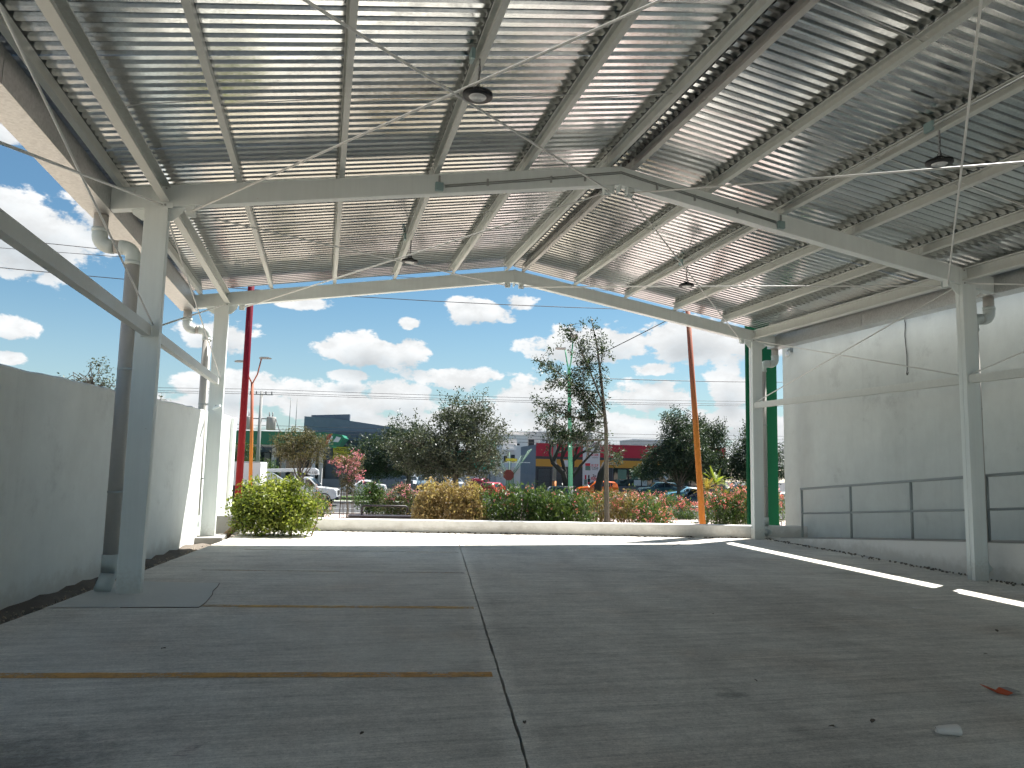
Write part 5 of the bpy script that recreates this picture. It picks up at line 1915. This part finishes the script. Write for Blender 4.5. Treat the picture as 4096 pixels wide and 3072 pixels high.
fs = thing('fuel_station', 'fuel station canopy with green fascia and white logo panel', 'fuel station', L(-16, 84, -1.9))
MB().lbox(-24, -11.7, 80, 91, 2.88, 4.22).build('green_fascia', MATS['fascia_green'], fs)
MB().lbox(-24.05, -11.6, 79.95, 91.05, 4.221, 4.30).build('roof_edge', MATS['fascia_green'], fs)
MB().lbox(-23.5, -12.2, 80.6, 90.4, 2.70, 2.879).build('soffit', MATS['far_white'], fs)
lp = MB()
lp.prism([(-11.68, 2.86), (-11.68, 4.35), (-9.75, 4.10), (-9.45, 3.75), (-10.05, 2.92)], lambda u, z: L(u, 79.9, z), lambda u, z: L(u, 84, z))
lp = lp.build('logo_panel', MATS['fascia_green'], fs)
for pts, mt in (([(-11.5, 3.05), (-11.2, 3.05), (-10.75, 4.15), (-11.2, 4.15)], 'fascia_red'), ([(-11.15, 3.2), (-10.95, 3.2), (-10.65, 3.9), (-10.85, 3.95)], 'banner_white'),
                ([(-10.65, 3.35), (-10.1, 3.30), (-9.82, 3.80), (-10.3, 3.92)], 'banner_white')):
    MB().prism(pts, lambda u, z: L(u, 79.87, z), lambda u, z: L(u, 79.898, z)).build('logo_shape', MATS[mt], lp)
for u in (-22, -17.2, -13):
    for v in (82.5, 88):
        MB().lbox(u - .2, u + .2, v - .2, v + .2, -1.93, 2.7).build('pillar', MATS['far_white'], fs)
for u in (-19.5, -15):
    pmp = MB().lbox(u - .45, u + .45, 84.6, 85.4, -1.93, .1).build('fuel_pump', MATS['paint_silver'], fs)
    MB().lbox(u - .38, u + .38, 84.58, 84.599, -.6, 0).build('display', MATS['car_glass'], pmp)

db = thing('dark_building', 'dark slate blue building with sloping parapet behind the fuel station', 'building', L(-9, 100, -1.9))
MB().prism([(-16.5, -1.95), (-16.5, 6.85), (-13, 6.7), (-7.3, 6.0), (-2.5, 5.35), (-2.5, -1.95)], lambda u, z: L(u, 96, z), lambda u, z: L(u, 110, z)).build('wall', MATS['grey_wall'], db)
MB().prism([(-16.3, 6.5), (-16.3, 7.25), (-11.3, 7.5), (-11.3, 6.5)], lambda u, z: L(u, 100, z), lambda u, z: L(u, 101, z)).build('parapet_fin', MATS['slate_wall'], db)
MB().lbox(-26, -7.8, 93.4, 95.99, -1.95, 3.4).build('shop_wing', MATS['slate_wall'], db)
MB().lbox(-12.4, -2.4, 94.8, 95.995, 3.9, 4.9).build('eyebrow', MATS['slate_wall'], db)
for u0, u1, z0, z1 in ((-11.7, -9.5, 1.0, 3.2), (-24, -19.5, -1.2, 2.2), (-18.8, -16.2, -1.2, 2.2), (-15.6, -13.2, -1.2, 2.2)):
    f_ = MB().lbox(u0, u1, 93.30, 93.39, z0, z1).build('window', MATS['dark_trim'], db)
    MB().lbox(u0 + .12, u1 - .12, 93.28, 93.299, z0 + .12, z1 - .12).build('pane', MATS['shop_glass'], f_)
for u0 in (-7.0, -5.2):
    f_ = MB().lbox(u0, u0 + .9, 95.93, 95.99, 1.6, 3.1).build('window', MATS['dark_trim'], db)
    MB().lbox(u0 + .08, u0 + .82, 95.91, 95.929, 1.68, 3.02).build('pane', MATS['shop_glass'], f_)
for u in (-13.9, -13.1):
    MB().tube([L(u - 4.3, 95, 3.4), L(u - 4.2, 95, 9.0)], .05, 6).build('mast', MATS['pole_concrete'], db, True)
MB().lbox(-26, -2.4, 92.0, 92.2, -1.95, -.9).build('base_wall', MATS['grey_wall'], db)

yb = thing('job_banner', 'yellow banner with dark lettering on the fuel station shop', 'banner', L(-11.1, 93.2, 0), ROT_LOT)
MB().rng(-1.25, 1.25, -.03, 0, 1.22, 3.02).build('cloth', MATS['sign_yellow'], yb, local=True)
for tx, z, sz in (('SOLICITAMOS', 2.68, .46), ('DESPACHADORES', 2.15, .40)):
    text_part(tx, sz, (.05, -.036, z), (R(90), 0, 0), MATS['ink_black'], yb, sx=.78)
text_part('899.872.04.20', .42, (.0, -.036, 1.55), (R(90), 0, 0), MATS['ink_red'], yb, sx=.78)

sh = thing('corner_shop', 'convenience shop with red and yellow fascia and grey side wall', 'shop', L(20, 90, -1.9))
MB().lbox(11.92, 35, 86, 101, -1.95, 3.55).build('wall', MATS['grey_wall'], sh)
MB().lbox(11.95, 34.97, 85.80, 85.99, 2.37, 3.89).build('red_fascia', MATS['fascia_red'], sh)
MB().lbox(11.93, 34.98, 85.86, 85.995, 2.05, 2.369).build('dark_band', MATS['shop_dark'], sh)
MB().lbox(11.95, 34.97, 85.82, 85.99, 1.18, 2.049).build('yellow_fascia', MATS['fascia_yellow'], sh)
MB().lbox(11.94, 21.1, 85.90, 85.992, -1.95, 1.179).build('front_panel', MATS['shop_dark'], sh)
d_ = MB().lbox(12.15, 15.2, 85.86, 85.899, -1.9, .95).build('shutter_frame', MATS['dark_trim'], sh)
for k in range(19):
    z = -1.85 + k * .145
    for (a, b) in ((12.25, 13.62), (13.72, 15.1)):
        MB().lbox(a, b, 85.83, 85.858, z, z + .11).build('slat', MATS['shutter'], d_)
MB().lbox(21.1, 35, 85.5, 85.995, -1.95, -.95).build('sill_wall', MATS['slate_wall'], sh)
for (a, b) in ((21.2, 23.0), (23.0, 24.6), (24.6, 26.0), (26.7, 28.6), (28.6, 30.6), (30.6, 32.8), (32.8, 34.8)):
    f_ = MB().lbox(a + .01, b - .01, 85.9, 85.99, -.949, 1.17).build('window', MATS['dark_trim'], sh)
    MB().lbox(a + .07, b - .07, 85.88, 85.899, -.88, 1.11).build('pane', MATS['shop_glass'], f_)
MB().lbox(26.0, 26.7, 85.6, 85.992, -1.95, 1.17).build('pillar', MATS['grey_wall'], sh)
for (a, b, z0, z1, mt) in ((21.75, 22.8, -.15, 1.0, 'poster_green'), (23.4, 24.35, -.1, .95, 'poster_green'), (24.85, 25.8, .1, .95, 'poster'), (23.7, 24.55, -.86, -.2, 'poster'), (24.7, 25.3, -.86, -.2, 'poster')):
    MB().lbox(a, b, 85.865, 85.879, z0, z1).build('poster', MATS[mt], sh)
MB().lathe([(0, 0), (.36, 0), (.36, .03), (0, .03)], (0, 0, 0), 'y', 22)
rs = MB().lathe([(0, 0), (.36, 0), (.36, .025), (0, .025)], L(27.6, 85.82, .28), 'y', 22).build('round_sign', MATS['banner_white'], sh)
MB().lbox(11.9, 12.2, 85.8, 100.9, 3.551, 3.70).build('side_coping', MATS['grey_wall'], sh)
for (a, b) in ((12.7, 13.4), (29.0, 30.4)):
    MB().lbox(a, b, 88, 89.2, 3.56, 4.25).build('roof_unit', MATS['paint_silver'], sh)
MB().lbox(15.3, 16.1, 85.78, 85.815, 1.2, 1.95).build('vent_panel', MATS['banner_white'], sh)

pb_ = thing('price_banner', 'tall white price banner hanging on the shop front', 'banner', L(18.5, 85.7, 0), ROT_LOT)
MB().rng(-1.03, 1.03, -.03, 0, -1.45, 4.15).build('cloth', MATS['banner_white'], pb_, local=True)


def bt(tx, sz, x, z, m):
    text_part(tx, sz, (x, -.036, z), (R(90), 0, 0), MATS[m], pb_)


bt('12x', .36, .42, 2.95, 'ink_black')
bt('$149', .42, .42, 2.62, 'ink_red')
bt('$157', .42, .42, 1.38, 'ink_red')
bt('12 Pack', .27, .42, 1.12, 'ink_black')
bt('2x', .42, .38, .20, 'ink_black')
bt('$84', .56, .38, -.16, 'ink_red')
bt('x12', .30, .5, 4.0, 'ink_red')
for z in (2.36, 2.28, .95, .88, -.48, -.55, 3.78, 3.70):
    MB().rng(.08, .80, -.036, -.031, z, z + .03).build('small_print', MATS['shutter'], pb_, local=True)
for (x0, x1, z0, z1, m) in ((-.72, -.12, 1.35, 1.66, 'ink_red'), (-.70, -.10, .83, 1.34, 'poster_green'), (-.52, -.28, 2.55, 2.85, 'ink_red'), (-.62, -.2, 2.25, 2.31, 'shutter'),
                            (-.82, -.5, -.85, -.25, 'poster_green'), (-.76, -.56, -.24, .28, 'ink_red'), (-.42, -.12, -.55, -.15, 'ink_black'), (-.36, -.2, -.14, .28, 'ink_black'), (-.4, -.1, -.85, -.56, 'ink_red'), (-.75, -.45, 3.6, 4.0, 'shutter'), (-.35, -.05, 3.6, 4.0, 'shutter')):
    MB().rng(x0, x1, -.038, -.031, z0, z1).build('printed_shape', MATS[m], pb_, local=True)

hs = thing('mint_house', 'mint green house wall right of the large oak', 'house', L(6, 114, -1.9))
MB().lbox(2.5, 9.3, 112, 120, 0.35, 3.15).build('upper_wall', MATS['mint_wall'], hs)
MB().lbox(2.5, 9.35, 111.6, 120, -1.95, .34).build('lower_wall', MATS['far_white'], hs)
MB().lbox(9.25, 10.7, 114, 118, 2.9, 4.75).build('tower', MATS['mint_light'], hs)
MB().lbox(7.6, 9.24, 115, 118, 3.16, 4.6).build('roof_room', MATS['far_cream'], hs)
g_ = MB().lbox(6.5, 8.6, 111.55, 111.599, -1.7, .1).build('gate', MATS['shutter'], hs)
for k in range(2):
    MB().lbox(6.6 + k * 1.0, 7.45 + k * 1.0, 111.52, 111.549, -1.6, -.3).build('gate_leaf', MATS['paint_silver'], g_)
MB().lathe([(0, 0), (.28, 0), (.28, .8), (0, .85)], L(8.0, 116, 4.6), 'z', 12).build('water_tank', MATS['pole_concrete'], hs, True)
h2 = thing('white_house', 'white two storey house left of the corner shop', 'house', L(12, 114, -1.9))
MB().lbox(9.4, 14.5, 110, 120, -1.95, 4.1).build('wall', MATS['far_white'], h2)
MB().lbox(10.3, 11.9, 109.2, 109.99, 3.15, 3.4).build('window_canopy', MATS['far_cream'], h2)
MB().lbox(9.3, 13.0, 109.0, 109.99, .45, .85).build('balcony', MATS['far_cream'], h2)
for (a, b, z0, z1) in ((9.55, 10.0, .9, 2.6), (10.45, 10.95, 1.5, 2.5), (11.5, 12.1, 1.5, 2.7)):
    f_ = MB().lbox(a, b, 109.93, 109.99, z0, z1).build('window', MATS['dark_trim'], h2)
    MB().lbox(a + .06, b - .06, 109.91, 109.929, z0 + .06, z1 - .06).build('pane', MATS['car_glass'], f_)
MB().lbox(9.45, 12.5, 111, 118, 4.101, 5.1).build('roof_room', MATS['far_cream'], h2)
for i, (u0, u1, v, z, lab) in enumerate(((11, 17, 134, 6.3, 'pale block house behind the white house, lower one'), (14.2, 30, 138, 7.2, 'long pale block building above the shop roof'), (21.5, 27, 142, 8.3, 'tallest pale block house above the shop roof'),
                                         (33, 46, 120, 5.6, 'pale building behind the oaks on the right'), (-4, 8, 150, 3.2, 'low pale building closing the side street'))):
    b_ = thing('block_house', lab, 'house', L((u0 + u1) / 2, v + 4, -1.9), 0, 'pale block houses far behind')
    MB().lbox(u0, u1, v, v + 9, -1.95, z).build('wall', MATS['far_cream' if i % 2 else 'far_white'], b_)
    MB().lbox(u0 - .06, u1 + .06, v - .06, v + 9.06, z + .001, z + .22).build('parapet', MATS['far_white'], b_)
    for k in range(int((u1 - u0) / 2.6)):
        f_ = MB().lbox(u0 + .9 + k * 2.6, u0 + 2.0 + k * 2.6, v - .05, v - .002, z - 2.6, z - 1.3).build('window', MATS['dark_trim'], b_)

# street sign and flared stakes before the shop
sp_ = thing('stop_sign', 'red octagonal street sign with yellow plate on a post among stakes', 'sign', L(6.15, 60, -1.9))
MB().tube([L(6.15, 60, -2.0), L(6.15, 60, 2.4)], .045, 8).build('post', MATS['rebar_green'], sp_, True)
MB().prism([(.46 * math.cos(R(22.5 + 45 * k)), .46 * math.sin(R(22.5 + 45 * k))) for k in range(8)], lambda a, b: L(6.12 + a, 59.93, .55 + b), lambda a, b: L(6.12 + a, 59.95, .55 + b)).build('octagon', MATS['stop_red'], sp_)
MB().lbox(5.85, 6.8, 59.93, 59.95, 1.66, 1.90).build('street_plate', MATS['sign_yellow'], sp_)
sk = thing('tree_guard', 'flared cage of pale stakes around the red octagonal sign', 'guard', L(6.3, 60.5, -1.9))
for k in range(12):
    a = 2 * math.pi * k / 12
    ex = math.cos(a) * (2.0 if k % 3 else 1.5)
    MB().tube([L(6.3 + .35 * math.cos(a), 60.6 + .35 * math.sin(a), -2.0), L(6.3 + .3 * math.cos(a), 60.6 + .3 * math.sin(a), .55), L(6.3 + ex, 60.6 + .9 * math.sin(a), 1.7 + .9 * abs(math.cos(a)) * (1 + .3 * (k % 2)))], .024, 5).build('stake', MATS['rebar_green'], sk, True)
MB().bar(L(4.9, 60.2, 1.58), L(7.9, 60.2, 1.58), .04, .05).build('cross_bar', MATS['white_mark'], sk)

# ------------------------------------------------------------------ a person by the shop
def person():
    t = thing('person', 'person in dark clothes standing with folded arms before the shop windows', 'person', L(27.9, 82, -1.93), ROT_LOT + R(160))
    me = bpy.data.meshes.new('body')
    J = {'hip': (0, 0, .95, .15), 'waist': (0, 0, 1.12, .14), 'chest': (0, 0, 1.35, .17), 'neck': (0, 0, 1.50, .065), 'head': (0, .02, 1.60, .095), 'top': (0, .02, 1.72, .08),
         'lh': (.10, 0, .90, .10), 'lk': (.11, .02, .50, .065), 'la': (.12, 0, .08, .045), 'lt': (.13, .16, .04, .04),
         'rh': (-.10, 0, .90, .10), 'rk': (-.11, .03, .50, .065), 'ra': (-.12, 0, .08, .045), 'rt': (-.13, .16, .04, .04),
         'ls': (.19, 0, 1.42, .07), 'le': (.25, .05, 1.16, .05), 'lw': (.03, .22, 1.20, .038), 'rs': (-.19, 0, 1.42, .07), 're': (-.25, .05, 1.16, .05), 'rw': (-.02, .24, 1.25, .038)}
    E = [('hip', 'waist'), ('waist', 'chest'), ('chest', 'neck'), ('neck', 'head'), ('head', 'top'), ('hip', 'lh'), ('lh', 'lk'), ('lk', 'la'), ('la', 'lt'), ('hip', 'rh'), ('rh', 'rk'), ('rk', 'ra'), ('ra', 'rt'),
         ('chest', 'ls'), ('ls', 'le'), ('le', 'lw'), ('chest', 'rs'), ('rs', 're'), ('re', 'rw')]
    ks = list(J)
    me.from_pydata([J[k][:3] for k in ks], [(ks.index(a), ks.index(b)) for a, b in E], [])
    o = bpy.data.objects.new('body', me)
    COL.objects.link(o)
    sk_ = o.modifiers.new('skin', 'SKIN')
    for i, k in enumerate(ks):
        r = J[k][3]
        me.skin_vertices[0].data[i].radius = (r, r)
        me.skin_vertices[0].data[i].use_root = (k == 'hip')
    o.modifiers.new('sub', 'SUBSURF').levels = 1
    dg = bpy.context.evaluated_depsgraph_get()
    m2 = bpy.data.meshes.new_from_object(o.evaluated_get(dg))
    bpy.data.objects.remove(o)
    pm('dark_cloth', (.02, .022, .028), .9, 0, .2, 6)
    pm('skin_tone', (.42, .24, .16), .6, 0, .08, 8)
    pm('hair_dark', (.02, .016, .013), .8)
    m2.materials.clear()
    m2.materials.append(MATS['dark_cloth'])
    m2.materials.append(MATS['skin_tone'])
    for p in m2.polygons:
        c = p.center
        arm = c.y > .10 and 1.1 < c.z < 1.32
        p.material_index = 1 if (c.z > 1.47 or arm) else 0
        p.use_smooth = True
    b = bpy.data.objects.new('body', m2)
    COL.objects.link(b)
    b.parent = t
    MB().lathe([(0, .12), (.07, .10), (.10, .03), (.098, -.03), (.09, -.05)], (0, .0, 1.66), 'z', 14).build('hair', MATS['hair_dark'], t, True, True)


person()

# ------------------------------------------------------------------ litter on the floor
cup = thing('paper_cup', 'crushed white paper cup lying on the floor at lower right', 'cup', (3.86, 3.95, fz(3.86)))
pm('cup_white', (.80, .76, .70), .6, 0, .06, 8)
pm('litter_orange', (.60, .10, .03), .5, 0, .1, 8)
cm = MB()
d_ = Vector((.97, -.22, 0))
s_ = Vector((.22, .97, 0))
for k, (a, r) in enumerate(((-.085, .022), (-.055, .032), (0, .037), (.055, .043))):
    for q in range(12):
        an = 2 * math.pi * q / 12
        zz = max(.002, .034 + math.sin(an) * r * .8)
        p = Vector((3.86, 3.95, fz(3.86))) + d_ * (a + (.012 if (k == 0 and q % 3 == 0) else 0)) + s_ * (math.cos(an) * r)
        cm.v.append((p.x, p.y, fz(3.86) + zz))
for k in range(3):
    for q in range(12):
        cm.f.append((k * 12 + q, k * 12 + (q + 1) % 12, (k + 1) * 12 + (q + 1) % 12, (k + 1) * 12 + q))
cm.f.append(tuple(range(12))[::-1])
cm.f.append(tuple(36 + q for q in range(12)))
cm.build('cup_body', MATS['cup_white'], cup)
ppr = thing('torn_wrapper', 'torn orange and grey wrapper on the floor at the right edge', 'wrapper', (5.0, 4.6, fz(5)))


def scrap(name, pts, mat, parent, zf):
    mb = MB()
    n = len(pts)
    for t_ in (0, .004):
        for x, y, z in pts:
            mb.v.append((x, y, zf + z + t_))
    for i in range(0, n - 2, 2):
        mb.f.append((i, i + 1, i + 3, i + 2))
        mb.f.append((n + i, n + i + 2, n + i + 3, n + i + 1))
    mb.build(name, mat, parent)


scrap('orange_half', [(4.88, 4.70, .05), (4.90, 4.64, .03), (4.93, 4.69, .035), (4.94, 4.60, .01), (4.97, 4.65, .008), (4.98, 4.55, .006), (5.02, 4.66, .03), (5.03, 4.55, .02)], MATS['litter_orange'], ppr, fz(5))
scrap('grey_half', [(5.022, 4.66, .03), (5.032, 4.55, .02), (5.07, 4.64, .035), (5.08, 4.56, .03), (5.13, 4.60, .012), (5.14, 4.57, .005)], MATS['kerb_grey'], ppr, fz(5))
pc = MB()
pc.box((7.06, 7.61, fz(7.06) + .006), (.16, .05, .008), Euler((0, 0, -.4)).to_matrix())
tag(pc.build('paper_scrap', MATS['cup_white']), 'thin white paper scrap on the floor below the sunlit strip', 'paper')
# small dry leaves and pebbles scattered on the slab
lf = thing_n = 0
r3 = random.Random(3)
dm = pm('dry_leaf', (.09, .07, .05), .9, 0, .3, 9)
for lab_, x, y in (('right beside the floor joint at the bottom', 1.30, 4.62), ('just left of the floor joint at the bottom', .3, 4.6), ('close to the oil stain', 3.3, 5.2), ('below the oil stain', 3.2, 4.2),
                   ('left of the paper cup', 3.55, 4.25), ('in the middle of the right lane', 4.3, 7.6), ('right of the joint near the sunlit front', 2.6, 11.2), ('between the wrapper and the sunlit strip', 6.9, 6.4),
                   ('behind the yellow line on the left', -1.2, 6.8), ('above the torn wrapper', 5.9, 5.6)):
    mb = MB()
    a = r3.random() * 6
    s = r3.uniform(.016, .034)
    rt_ = Euler((r3.uniform(-.3, .3), r3.uniform(-.3, .3), a)).to_matrix()
    vs_ = [rt_ @ Vector(p) for p in ((-s, 0, 0), (-.3 * s, .45 * s, .2 * s), (.5 * s, .4 * s, .3 * s), (s, 0, .1 * s), (.4 * s, -.45 * s, .25 * s), (-.4 * s, -.4 * s, .2 * s))]
    z0 = fz(x) + .003 - min(q.z for q in vs_)
    mb.add([(x + q.x, y + q.y, z0 + q.z) for q in vs_] + [(x + q.x * .9, y + q.y * .9, z0 + q.z + .004) for q in vs_], [(5, 4, 3, 2, 1, 0), (6, 7, 8, 9, 10, 11)] + [(i, (i + 1) % 6, 6 + (i + 1) % 6, 6 + i) for i in range(6)])
    tag(mb.build('dry_leaf', dm), 'tiny dry leaf on the floor ' + lab_, 'leaf', 'dry leaves on the floor')
